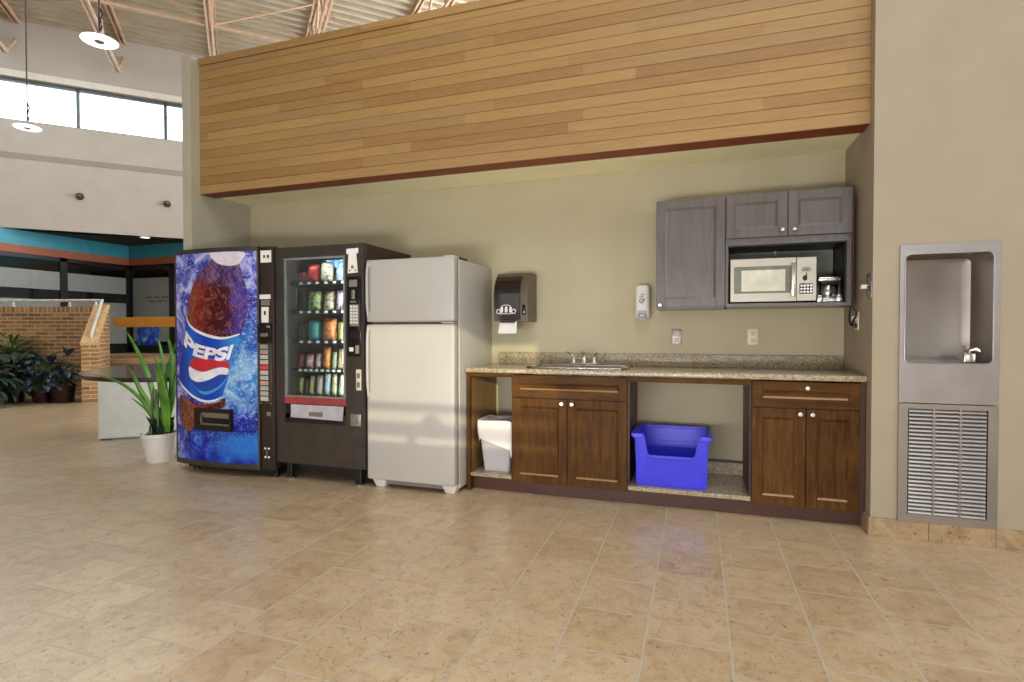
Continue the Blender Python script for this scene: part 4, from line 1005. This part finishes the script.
# control panel
pa = MB().box(sx(347.5), sx(361), ny-.012, ny+.002, sz(356), sz(278), .004).build('control_panel', 'black_gloss', door, True)
MB().box(sx(350), sx(358), ny-.016, ny-.010, sz(288), sz(281), .002, 1).build('coin_slot', 'steel', pa)
MB().box(sx(352.5), sx(355.5), ny-.018, ny-.010, sz(300), sz(291), .003, 1).box(sx(351.5), sx(357), ny-.015, ny-.010, sz(303.5), sz(301.5)).build('bill_slot', 'chrome', pa)
kp = MB().box(sx(350.5), sx(359.5), ny-.016, ny-.010, sz(326.5), sz(305), .002, 1).build('keypad', 'steel_d', pa)
kb = MB()
for i in range(3):
    for j in range(6): kb.box(sx(351.3+2.7*i), sx(353.2+2.7*i), ny-.020, ny-.014, sz(308.4+3.1*j), sz(306.2+3.1*j), .001, 1)
kb.build('keys', 'paper', kp)
MB().box(sx(351), sx(358.5), ny-.015, ny-.010, sz(339), sz(331), .002, 1).build('display', 'frame_dark', pa)
MB().box(sx(350), sx(354), ny-.018, ny-.010, sz(351), sz(347), .002, 1).build('return_lever', 'paper', pa)
MB().box(sx(356), sx(359.5), ny-.016, ny-.010, sz(353), sz(345), .002, 1).build('coin_cup', 'lsteel', pa)
no = MB().poly([(sx(346.8), ny-.004, sz(255.5)), (sx(346.8), ny-.004, sz(250.5)), (sx(358.5), ny-.004, sz(250)), (sx(358.5), ny-.004, sz(255)), (sx(356.5), ny-.004, sz(255.3)), (sx(358), ny-.004, sz(274)), (sx(348), ny-.004, sz(274.5)), (sx(348.8), ny-.004, sz(255.5))], Vector((0, .004, 0))).build('paper_notice', 'paper', door)
MB().box(sx(351.5), sx(354), ny-.006, ny-.003, sz(270), sz(267)).box(sx(349.5), sx(351), ny-.006, ny-.003, sz(272.5), sz(271)).box(sx(355), sx(356.5), ny-.006, ny-.003, sz(272.5), sz(271)).build('notice_marks', 'gasket', no)
MB().box(sx(356), sx(361), ny-.010, ny+.002, sz(389), sz(368.5), .004).build('sticker_strip', 'ivory', door, True)
MB().box(sx(357), sx(360), ny-.0115, ny-.008, sz(386), sz(381)).box(sx(357), sx(360), ny-.0115, ny-.008, sz(377), sz(372)).build('strip_marks', 'gasket', door)
lk = MB().box(sx(349.8), sx(360.5), ny-.010, ny+.002, sz(424), sz(412.2), .006).build('coin_return', 'steel', door, True)
MB().box(sx(352), sx(358), ny-.012, ny-.008, sz(421), sz(415), .002, 1).build('return_recess', 'gasket', lk)
for x in (nx0+.095, nx1-.075):
    for y in (3.585, 4.15):
        lg_ = MB().box(x-.025, x+.025, y-.025, y+.025, .012, nz0+.03, .004).build('leg', 'black', snack)
        MB().cyl((x, y, 0), (x, y, .018), .03, .024).build('levelling_foot', 'gasket', lg_, True)
MB().box(nx0+.02, nx1-.02, 3.62, 3.64, .06, nz0+.01).build('skirt', 'black', snack)
# shelves (trays) with price tags
TY = 3.63
ROW = [(281.5, 262), (310.5, 288), (340.5, 318), (369, 346), (396, 374)]
shelf_z = []
for r, (yb, yt) in enumerate(ROW):
    z = at(320, yb, Y=TY).z; shelf_z.append(z)
    tr = MB().box(wx0-.028, wx1+.028, TY, 4.15, z-.012, z-.004).box(wx0-.028, wx1+.028, TY-.006, TY, z-.024, z+.004).build('tray', 'frame_dark', snack)
    w = MB()
    for k in range(9 if r > 2 else 6):
        n_ = 9 if r > 2 else 6; xx = wx0+.03+(wx1-wx0-.06)*(k+.5)/n_
        w.box(xx-.014, xx+.014, TY-.009, TY-.005, z-.020, z-.002)
    w.build('price_tags', 'paper', tr)
    w = MB(); n_ = 9 if r > 2 else 6
    for k in range(n_):
        xx = wx0+(wx1-wx0)*(k+.5)/n_
        w.tube([(xx+.022*math.cos(a*.9), TY+.10+.0022*a*3, z+.036+.022*math.sin(a*.9)) for a in range(0, 60)], .0018, 4)
    w.build('coil', 'steel', tr)
# snacks: (left px, right px, top px, colour word, rgb, second rgb, kind)
ORD = ['first', 'second', 'third', 'fourth', 'fifth', 'sixth', 'seventh', 'eighth', 'ninth']
RW = ['top', 'second', 'third', 'fourth', 'bottom']
SN = [
 [(288, 296, 270, 'dark blue', (26, 54, 92), (150, 30, 40)), (297, 305, 272, 'maroon', (110, 22, 30), (40, 30, 60)), (306, 318, 264, 'bright red', (176, 34, 34), (120, 40, 40)), (319, 332, 262, 'white and tan', (214, 196, 176), (150, 110, 90)), (334, 342, 268, 'pale blue', (170, 196, 214), (70, 120, 190))],
 [(288, 297, 289, 'near black', (24, 22, 30), (50, 44, 54)), (298, 306, 292, 'very dark brown', (34, 24, 24), (54, 40, 40)), (306.5, 321, 291, 'pale green', (164, 176, 110), (70, 80, 40)), (322, 333, 291, 'cream and brown', (206, 186, 160), (120, 80, 66)), (334, 342.5, 290, 'lilac white', (196, 178, 196), (110, 66, 72))],
 [(288, 296, 321, 'dark teal', (28, 62, 60), (40, 34, 50)), (297, 305, 322, 'dark plum', (60, 28, 40), (34, 30, 40)), (306.5, 320, 320, 'blue and green', (70, 130, 176), (40, 140, 84)), (321, 335.5, 318, 'orange', (206, 130, 70), (150, 60, 40)), (336, 342.5, 322, 'yellow green', (176, 176, 96), (110, 140, 70))],
 [(289, 294, 354, 'dark red', (110, 30, 34), (60, 24, 30)), (295.5, 302, 354, 'crimson', (146, 40, 48), (80, 30, 34)), (304.5, 312.5, 354, 'pink striped', (206, 130, 120), (220, 190, 180)), (313.5, 320, 353, 'white and red', (206, 180, 168), (170, 60, 60)), (321, 329, 347, 'tall orange', (214, 140, 60), (190, 80, 50)), (330, 335, 352, 'pale grey green', (176, 180, 150), (120, 120, 90)), (336, 342.5, 349, 'cream and red', (206, 196, 150), (180, 80, 70))],
 [(289, 294, 378, 'charcoal', (62, 60, 54), (40, 40, 40)), (295.5, 302, 377, 'olive striped', (120, 116, 70), (180, 170, 130)), (303, 306.5, 379, 'brown', (110, 84, 60), (60, 40, 30)), (307, 313, 376, 'yellow topped cream', (206, 186, 110), (214, 200, 180)), (314.5, 321.5, 375, 'lilac and cream', (196, 180, 180), (206, 176, 110)), (322.5, 329, 373, 'pale blue white', (190, 206, 214), (140, 160, 170)), (330, 335.5, 374, 'ivory', (214, 206, 176), (190, 160, 90)), (336.5, 342.5, 374, 'white and green', (206, 212, 186), (140, 170, 120))],
]
def snackmat(i, a, b_):
    t = NT('wrapper_%d' % i); n = t.noise(30, 2, .5, dist=1.2)
    t.col(t.ramp(n, [(.42, a), (.52, a), (.58, b_)])).set(.3, spec=.6); return t.m
cnt = 0
for r, row in enumerate(SN):
    for k, (xa, xb_, yt, word, ca_, cb_) in enumerate(row):
        Yf = TY+.012
        p0, p1 = at(xa, ROW[r][0]-1, Y=Yf+.03), at(xb_, ROW[r][0]-1, Y=Yf+.03)
        x0, x1, zb_, zt_ = p0.x+.003, p1.x-.003, shelf_z[r]-.004, at((xa+xb_)/2, yt, Y=Yf+.04).z
        kind = 'bag' if r < 3 else 'bar'
        b = bmesh.new(); N, Mv = 8, 10; hw = (x1-x0)/2; hh = (zt_-zb_)/2; xc = (x0+x1)/2; zc = (zt_+zb_)/2
        dep = min(.045, hw*.7) if kind == 'bag' else min(.025, hw*.7); lean = random.uniform(.04, .14)
        skew = random.uniform(.0, .22) if r == 4 or r == 3 else random.uniform(-.05, .12)
        for sgn in (-1, 1):
            g = [[None]*(Mv+1) for _ in range(N+1)]
            for i in range(N+1):
                for j in range(Mv+1):
                    u, v = i/N*2-1, j/Mv*2-1
                    puff = dep*((1-u*u)**.5*(1-v**4)**.6)
                    wv = 1-.06*(1-abs(v))
                    zig = .004*math.cos(i*math.pi) if abs(v) == 1 else 0
                    X = xc+hw*u*wv*.94+skew*hw*v*.35; Z = zc+hh*v*.985+(zig if v > 0 else 0)
                    g[i][j] = b.verts.new((min(max(X, x0), x1), Yf+.05+sgn*puff+(v+1)*hh*lean, Z))
            for i in range(N):
                for j in range(Mv):
                    fcs = (g[i][j], g[i+1][j], g[i+1][j+1], g[i][j+1]); b.faces.new(fcs if sgn < 0 else fcs[::-1])
        bmesh.ops.remove_doubles(b, verts=b.verts[:], dist=.0004)
        for fc_ in b.faces: fc_.smooth = True
        o = MB()._merge(b).build('snack_%s' % ('bag' if kind == 'bag' else 'packet'), snackmat(cnt, ca_, cb_), None)
        tag(o, '%s snack %s, %s from left on %s shelf of snack machine' % (word, 'bag' if kind == 'bag' else 'packet', ORD[k], RW[r]), 'snack', 'snacks on the %s shelf of the vending machine' % RW[r])
        cnt += 1
# blue header card at the back of the top shelf
a_, b_ = at(322, 262, Y=3.66), at(342.5, 278, Y=3.66)
HP = NT('blue_header_print'); HP.col(HP.ramp(HP.noise(14, 3, dist=1), [(.4, (40, 110, 170)), (.55, (90, 160, 206)), (.68, (220, 230, 236))])).set(.4)
MB().poly([(a_.x, 3.70, wz1+.01), (b_.x, 3.70, wz1+.01), (b_.x, 3.70, b_.z+.03), (b_.x-.10, 3.70, b_.z+.09)], Vector((0, .006, 0))).build('header_card', HP.m, snack)

# ------------------------------------------------------------ bins in the open bays
t = thing('waste_bin', (-1.43, 3.9, .135), 'grey plastic waste bin standing in the bay beside the refrigerator', 'waste bin')
bx0, bx1, by0, by1, bz0, bz1 = -1.555, -1.29, 3.795, 4.06, .136, .505
def shell(x0, x1, y0, y1, z0, z1, dx, dy, th, rr=.02):
    b = bmesh.new()
    def ring(k, ins):
        ax0, ax1 = x0+dx*(1-k)+ins, x1-dx*(1-k)-ins; ay0, ay1 = y0+dy*(1-k)+ins, y1-dy*(1-k)-ins
        return [b.verts.new((p[0], p[2], z0+(z1-z0)*k+(th if ins and k == 0 else 0))) for p in rrect(ax0, ax1, ay0, ay1, rr, 0, 4)]
    a, c_, d_, e = ring(0, 0), ring(1, 0), ring(1, th), ring(0, th); n = len(a)
    for p, q in ((a, c_), (c_, d_), (d_, e)):
        for k in range(n): b.faces.new((p[k], p[(k+1) % n], q[(k+1) % n], q[k]))
    b.faces.new(a); b.faces.new(e); bmesh.ops.recalc_face_normals(b, faces=b.faces[:]); return b
MB()._merge(shell(bx0, bx1, by0, by1, bz0, bz1, .032, .035, .004)).build('body', 'bin_grey', t, True)
MB()._merge(shell(bx0-.006, bx1+.006, by0-.006, by1+.006, bz1-.02, bz1+.004, 0, 0, .010)).build('rim', 'bin_grey', t, True)
b = bmesh.new(); ringsB = []
base_r = rrect(bx0-.012, bx1+.012, by0-.012, by1+.012, .03, 0, 5); n = len(base_r)
for lvl in range(7):
    ring = []
    for k, p in enumerate(base_r):
        ang = 2*math.pi*k/n; fx_, fy_ = p[0], p[2]
        front_drop = .16+.05*math.sin(ang*1.0+2.2)+.018*math.sin(5*ang)+.01*math.sin(11*ang)
        front_drop *= (.8+.35*max(0, (fx_-bx0)/(bx1-bx0)))
        cxm, cym = (bx0+bx1)/2, (by0+by1)/2
        if lvl == 0: s_, z_ = .93, bz1-.05
        elif lvl == 1: s_, z_ = .98, bz1+.012+.005*math.sin(7*ang)
        else:
            kk = (lvl-1)/5; s_ = 1.02-.055*kk+.018*math.sin(6*ang+lvl)*kk; z_ = bz1+.010-front_drop*kk
        ring.append(b.verts.new((cxm+(fx_-cxm)*s_, cym+(fy_-cym)*s_, z_)))
    ringsB.append(ring)
for i in range(6):
    for k in range(n): b.faces.new((ringsB[i][k], ringsB[i][(k+1) % n], ringsB[i+1][(k+1) % n], ringsB[i+1][k]))
bmesh.ops.recalc_face_normals(b, faces=b.faces[:])
tag(MB()._merge(b).build('bin_liner', 'bag', None, True), 'white plastic liner folded over the rim of the grey waste bin', 'bin liner')
# blue stacking bin
t = thing('storage_bin', (-.17, 3.95, .135), 'bright blue plastic stacking bin with a cut-down front', 'storage bin')
X0, X1, Y0, Y1, Z0, Z1 = -.405, .072, 3.775, 4.17, .137, .492
bl = MB(); tk = .007; tp = .018
def q4(pts, ext): bl.poly(pts, Vector(ext))
dz = .348
q4([(X0+tp, Y0+.02, Z0), (X1-tp, Y0+.02, Z0), (X1-.004, Y0, Z1), (X1-.062, Y0, Z1), (X1-.088, Y0+.005, dz+.01), (X1-.105, Y0+.006, dz), (X0+.105, Y0+.006, dz), (X0+.088, Y0+.005, dz+.01), (X0+.062, Y0, Z1), (X0+.004, Y0, Z1)], (0, tk, 0))
q4([(X0+tp, Y1-.01, Z0), (X1-tp, Y1-.01, Z0), (X1, Y1, Z1), (X0, Y1, Z1)], (0, -tk, 0))
q4([(X0+tp, Y0+.02, Z0), (X0+tp, Y1-.01, Z0), (X0, Y1, Z1), (X0, Y0, Z1)], (tk, 0, 0))
q4([(X1-tp, Y0+.02, Z0), (X1-tp, Y1-.01, Z0), (X1, Y1, Z1), (X1, Y0, Z1)], (-tk, 0, 0))
bl.box(X0+tp, X1-tp, Y0+.02, Y1-.01, Z0, Z0+tk)
bl.build('body', 'blue', t)
w = MB(); rr_ = .020
w.box(X0-rr_, X0+.012, Y0-.01, Y1+rr_, Z1-.022, Z1, .004); w.box(X1-.012, X1+rr_, Y0-.01, Y1+rr_, Z1-.022, Z1, .004); w.box(X0, X1, Y1-.01, Y1+rr_, Z1-.022, Z1, .004)
w.box(X0-.012, X0+.058, Y0-.014, Y0+.006, Z1-.03, Z1, .004); w.box(X1-.058, X1+.012, Y0-.014, Y0+.006, Z1-.03, Z1, .004)
w.box(X0+.10, X1-.10, Y0-.006, Y0+.008, dz-.018, dz+.002, .004)
w.build('rim', 'blue', t)
w = MB()
for x in (X0+.012, X1-.024): w.poly([(x, Y0+.012, Z0+.01), (x+.012, Y0+.012, Z0+.01), (x+.012, Y0-.008, Z1-.03), (x, Y0-.008, Z1-.03)], Vector((0, .012, 0)))
for x in (X0+.13, X0+.16, X1-.16, X1-.13): w.box(x-.003, x+.003, Y0+.002, Y0+.012, dz-.11, dz-.02)
w.box(X0+.015, X1-.015, Y1-.02, Y1-.006, Z1-.12, Z1-.112)
w.build('ribs', 'blue', t)

# ------------------------------------------------------------ left side: table, plants, lamps
tc = Vector((-5.56, 4.70)); TZ = .765
t = thing('conference_table', (tc.x, tc.y, 0), 'dark topped oval table on a pale slab base beside the soda machine', 'table')
def ell(ra, rb, z, n=72):
    return [(tc.x+ra*math.cos(a)*.7071-rb*math.sin(a)*.7071, tc.y+ra*math.cos(a)*.7071+rb*math.sin(a)*.7071, z) for a in [2*math.pi*k/n for k in range(n)]]
b = bmesh.new(); RR = [[b.verts.new(p) for p in ell(.9-d, 1.38-d, z)] for d, z in ((.02, TZ-.045), (.004, TZ-.04), (0, TZ-.02), (.003, TZ-.006))]
for i in range(3):
    for k in range(72): b.faces.new((RR[i][k], RR[i][(k+1) % 72], RR[i+1][(k+1) % 72], RR[i+1][k]))
b.faces.new(RR[0][::-1]); MB()._merge(b).build('edge_band', 'table_edge', t, True)
MB().poly(ell(.897, 1.377, TZ-.006), Vector((0, 0, .006))).build('tabletop', 'tabletop', t)
TA = Matrix(((.70711, -.70711, 0, tc.x), (.70711, .70711, 0, tc.y), (0, 0, 1, 0), (0, 0, 0, 1)))
MB(TA).box(-.79, .79, .05, .10, .012, TZ-.044, .003, 1).build('slab_base', 'table_base', t)
MB(TA).box(-.06, .06, .10, .95, .012, TZ-.044, .003, 1).build('slab_base', 'table_base', t)
for a in (-.72, 0, .72): MB(TA).box(a-.05, a+.05, .04, .11, 0, .014).build('glide', 'black', t)

g = at(160, 461, Z=0); g.x -= .0
t = thing('potted_plant', g, 'upright plant with long green leaves in a white pot beside the soda machine', 'potted plant')
MB().lathe([(0, 0), (.105, 0), (.112, .01), (.138, .225), (.150, .23), (.152, .262), (.142, .264), (.136, .24), (0, .235)], g, 36).build('pot', 'pot_white', t, True)
MB().lathe([(0, .236), (.133, .236), (.134, .242), (0, .246)], g, 24).build('soil', 'soil', t)
rnd = random.Random(3)
def leaf_path(mb, pts, dy, wpx, n=10):
    """a long folded leaf along a curve given by photo points, on the plant's own plane"""
    P = smooth([(p[0], p[1]) for p in pts], 4, False); L = []
    for i, p in enumerate(P):
        q = at(p[0], p[1], Y=g.y); k = i/(len(P)-1); q.y += dy*k**1.3; L.append(q)
    b = bmesh.new(); rows = []
    for i, q in enumerate(L):
        d = (L[min(i+1, len(L)-1)]-L[max(0, i-1)]).normalized(); sd = Vector((cy, sy, 0)); sd = (sd-d*sd.dot(d)).normalized(); nn = d.cross(sd)
        t_ = i/(len(L)-1); w_ = wpx*.0030*math.sin(math.pi*min(1, .18+.82*t_))**.75+.001
        rows.append([b.verts.new(q-sd*w_+nn*w_*.35), b.verts.new(q), b.verts.new(q+sd*w_+nn*w_*.35)])
    for i in range(len(rows)-1):
        for k in range(2): b.faces.new((rows[i][k], rows[i][k+1], rows[i+1][k+1], rows[i+1][k]))
    mb._merge(b)
w = MB()
for pts, dy, wp in (([(160, 432), (157, 402), (150, 366), (137, 331)], -.10, 9), ([(158, 432), (152, 402), (141, 381), (126, 371)], -.34, 6.5), ([(161, 434), (155, 410), (149, 388), (146, 366)], -.16, 10),
    ([(162, 432), (165, 398), (166, 366), (163, 338)], -.05, 8), ([(164, 430), (169, 392), (168, 352), (158, 326)], .05, 7), ([(166, 430), (173, 392), (176, 352), (174, 328)], .02, 7),
    ([(168, 432), (174, 402), (178, 372), (183, 352)], -.30, 7), ([(158, 434), (153, 414), (149, 404), (145, 396)], -.14, 4.5), ([(166, 432), (168, 405), (172, 380), (177, 366)], -.22, 8), ([(163, 432), (160, 396), (163, 360), (169, 332)], .12, 6), ([(165, 432), (162, 410), (160, 392), (156, 380)], .1, 6)):
    leaf_path(w, pts, dy, wp)
w.build('leaves', 'leaf_bright', t)
st_mb = MB()
for k in range(8):
    a = rnd.uniform(0, 6.28); r = rnd.uniform(.01, .08); x, y = g.x+r*math.cos(a), g.y+r*math.sin(a); hh_ = rnd.uniform(.25, .52)
    st_mb.tube([(x, y, .24), (x+.01, y, .24+hh_*.5), (x+rnd.uniform(-.02, .04), y, .24+hh_)], .007, 8)
st_mb.build('canes', 'stem', t, True)
w = MB()
for k in range(22): w.blade((g.x+rnd.uniform(-.07, .07), g.y+rnd.uniform(-.07, .07), .24), rnd.uniform(0, 6.28), rnd.uniform(.12, .24), rnd.uniform(.04, .06), rnd.uniform(1.2, 1.5), .3, wmid=.4)
w.build('lower_leaves', 'leaf_dark', t)

def bushy(px, py, lb, mat, pot_r, pot_h, nl, ln, wd, seed, lift=(.2, 1.35), stem_h=.25, extra=None):
    g = at(px, py, Z=0); rn = random.Random(seed)
    t = thing('potted_plant', g, lb, 'potted plant', 'potted plants along the brick wall')
    pr = [(0, 0), (pot_r*.82, 0), (pot_r*.84, .01)]
    for k in range(5): z = pot_h*(k+1)/6; pr += [(pot_r*(.84+.16*z/pot_h), z-.006), (pot_r*(.84+.16*z/pot_h)+.006, z), (pot_r*(.84+.16*z/pot_h), z+.006)]
    pr += [(pot_r*1.02, pot_h-.03), (pot_r*1.05, pot_h), (pot_r*.95, pot_h), (pot_r*.93, pot_h-.03), (0, pot_h-.03)]
    MB().lathe(pr, g, 28).build('pot', 'pot_dark', t, True)
    MB().lathe([(0, pot_h-.028), (pot_r*.92, pot_h-.028), (0, pot_h-.015)], g, 20).build('soil', 'soil', t)
    w = MB(); s_ = MB()
    for k in range(nl):
        a = rn.uniform(0, 6.28); r = pot_r*.6*rn.random(); h = pot_h+rn.random()*stem_h
        bx_, by_ = g.x+r*math.cos(a), g.y+r*math.sin(a)
        az = a+rn.uniform(-.6, .6); lf = rn.uniform(*lift); pl = rn.uniform(.35, 1)*ln*.7
        tip = Vector((bx_+math.cos(az)*math.cos(lf)*pl, by_+math.sin(az)*math.cos(lf)*pl, h+math.sin(lf)*pl))
        s_.tube([(bx_, by_, pot_h-.03), ((bx_+tip.x)/2, (by_+tip.y)/2, (h+tip.z)/2+.02), tuple(tip)], .005, 5)
        w.blade(tip, az, ln*rn.uniform(.75, 1.15), wd*rn.uniform(.8, 1.15), lf*.7-.1, rn.uniform(.5, 1.5), wmid=.42)
    for e_ in extra or ():
        p = at(*e_[0], Y=g.y); s_.tube([(g.x, g.y, pot_h-.03), ((g.x+p.x)/2, g.y, (pot_h+p.z)/2), tuple(p)], .008, 6)
        for k in range(7): w.blade(p, k*.9, ln*.8, wd, rn.uniform(.3, 1.3), .5, wmid=.42)
    w.build('foliage', mat, t); s_.build('stems', 'stem', t, True)
bushy(14, 402.5, 'large dark green leafy plant at the left end of the plant row', 'leaf_dark', .15, .20, 120, .36, .12, 11, (-.55, 1.3), .35)
bushy(-19, 407, 'dark leafy plant cut by the left edge of the view', 'leaf_dark', .16, .22, 70, .36, .11, 12, (-.4, 1.3), .3)
bushy(42, 402.5, 'bluish dark green leafy plant in the middle of the plant row', 'leaf_blue', .14, .20, 110, .30, .095, 13, (-.55, 1.35), .42)
bushy(63, 402, 'bluish plant with one tall sprig in a ribbed maroon pot', 'leaf_blue', .18, .30, 60, .24, .085, 14, (.0, 1.2), .2, [((68, 356),), ((52, 364),)])
bushy(12, 397, 'pale green ferny plant behind the large dark leafy plant', 'leaf_fern', .13, .36, 150, .34, .05, 15, (.6, 1.45), .45)

def pendant(px, py, Y, dia, lb):
    p = at(px, py, Y=Y); R = dia/2
    t = thing('pendant_lamp', p, lb, 'pendant lamp', 'round white pendant lamps')
    MB().lathe([(R*.28, -.004), (R*.96, -.004), (R, .004), (R*.98, .014), (R*.28, .018)], p, 48).build('disc_diffuser', 'lamp_white', t, True)
    MB().lathe([(0, -.012), (R*.26, -.012), (R*.28, -.004), (R*.28, .03), (R*.16, .05), (.03, .07), (.014, .12), (0, .12)], p, 32).build('centre_hub', 'gasket', t, True)
    MB().cyl((p.x, p.y, p.z+.1), (p.x, p.y, CZ-.01), .011, seg=8).build('suspension_cable', 'dark_cable', t, True)
    MB().tube([(p.x+.02, p.y, p.z+.12), (p.x+.05, p.y, p.z+.18), (p.x+.02, p.y, p.z+.26), (p.x+.06, p.y, p.z+.33), (p.x+.012, p.y, p.z+.42)], .012, 8).build('power_lead', 'dark_cable', t, True)
    MB().cyl((p.x, p.y, CZ-.05), (p.x, p.y, CZ-.002), .05).build('ceiling_rose', 'dark_cable', t, True)
pendant(99.5, 41.5, 5.0, .40, 'white disc pendant lamp, the larger and nearer one')
pendant(27.5, 128, 6.3, .38, 'white disc pendant lamp hanging lower by the strip windows, the smaller one')

# ------------------------------------------------------------ camera and light
cam = bpy.data.cameras.new('camera'); cam.sensor_width = 36; cam.sensor_fit = 'HORIZONTAL'; cam.lens = f*36/1024; cam.clip_start = .05; cam.clip_end = 200
co = bpy.data.objects.new('camera', cam); COL.objects.link(co)
m = Matrix((RT, UP, -FW)).transposed().to_4x4(); m.translation = Vector((0, 0, H)); co.matrix_world = m
SC.camera = co

def area(name, loc, target, sx_, sy_, energy, col=(1, 1, 1), spec=1.0):
    l = bpy.data.lights.new(name, 'AREA'); l.shape = 'RECTANGLE'; l.size = sx_; l.size_y = sy_; l.energy = energy; l.color = col; l.specular_factor = spec
    o = bpy.data.objects.new(name, l); COL.objects.link(o); o.location = loc
    o.rotation_euler = (Vector(target)-Vector(loc)).to_track_quat('-Z', 'Y').to_euler(); return o
area('overhead_fill', (1.2, -.6, 6.9), (1.0, -.4, 0), 6, 4, 300, (.92, .97, 1))  # added overhead fill; the roof deck has no skylight here
area('room_fill', (-.6, -4.6, 1.5), (-.4, 4, 1.5), 10, 2.6, 88, (.92, .97, 1))  # added frontal fill behind the viewer, no window at this spot
area('ceiling_fill', (-3.0, -3.6, 3.2), (-7, 4, 7.3), 5, 2, 6, (.95, .98, 1))  # added fill to lift the ceiling, not a fixture of the room
area('room_fill', (5.6, .4, 2.0), (-3, 3.2, 1.4), 3.5, 2.6, 75, (.94, .98, 1))  # added side fill for the refrigerator; the east wall has no window
area('overhead_fill', (-10.5, 4.4, 7.0), (-10.8, 5.2, 0), 3, 2.4, 150, (.92, .97, 1))  # added fill that brightens the far left floor, plants and brick
area('soffit_fill', (-1.0, -1.2, .40), (-1.2, 4.1, 2.35), 3.0, .5, 115, (.97, .98, 1))  # added low fill aimed up to brighten the soffit
area('snack_lamp', (wx1+.012, 3.585, (wz0+wz1)/2), (wx0+.2, 3.70, (wz0+wz1)/2), .03, 1.05, 7, (1, .98, .95))
area('snack_lamp', ((wx0+wx1)/2, 3.585, wz1+.03), ((wx0+wx1)/2, 3.68, 1.2), .5, .03, 2.5, (1, .98, .95))
sl_ = bpy.data.lights.new('sun', 'SUN'); sl_.energy = 1.9; sl_.angle = math.radians(.3); sl_.color = (1, .94, .62)
so_ = bpy.data.objects.new('sun', sl_); COL.objects.link(so_); so_.rotation_euler = SD.to_track_quat('-Z', 'Y').to_euler()

W = bpy.data.worlds.new('world'); SC.world = W; W.use_nodes = True
bg = W.node_tree.nodes['Background']; bg.inputs[0].default_value = (.82, .91, 1, 1); bg.inputs[1].default_value = 8.5
SC.view_settings.view_transform = 'Standard'; SC.view_settings.look = 'None'; SC.view_settings.gamma = 1; SC.view_settings.exposure = 0
SC.view_settings.use_curve_mapping = False
SC.cycles.use_denoising = True
SC.cycles.max_bounces = 8; SC.cycles.caustics_reflective = False; SC.cycles.caustics_refractive = False
SC.cycles.sample_clamp_indirect = 6
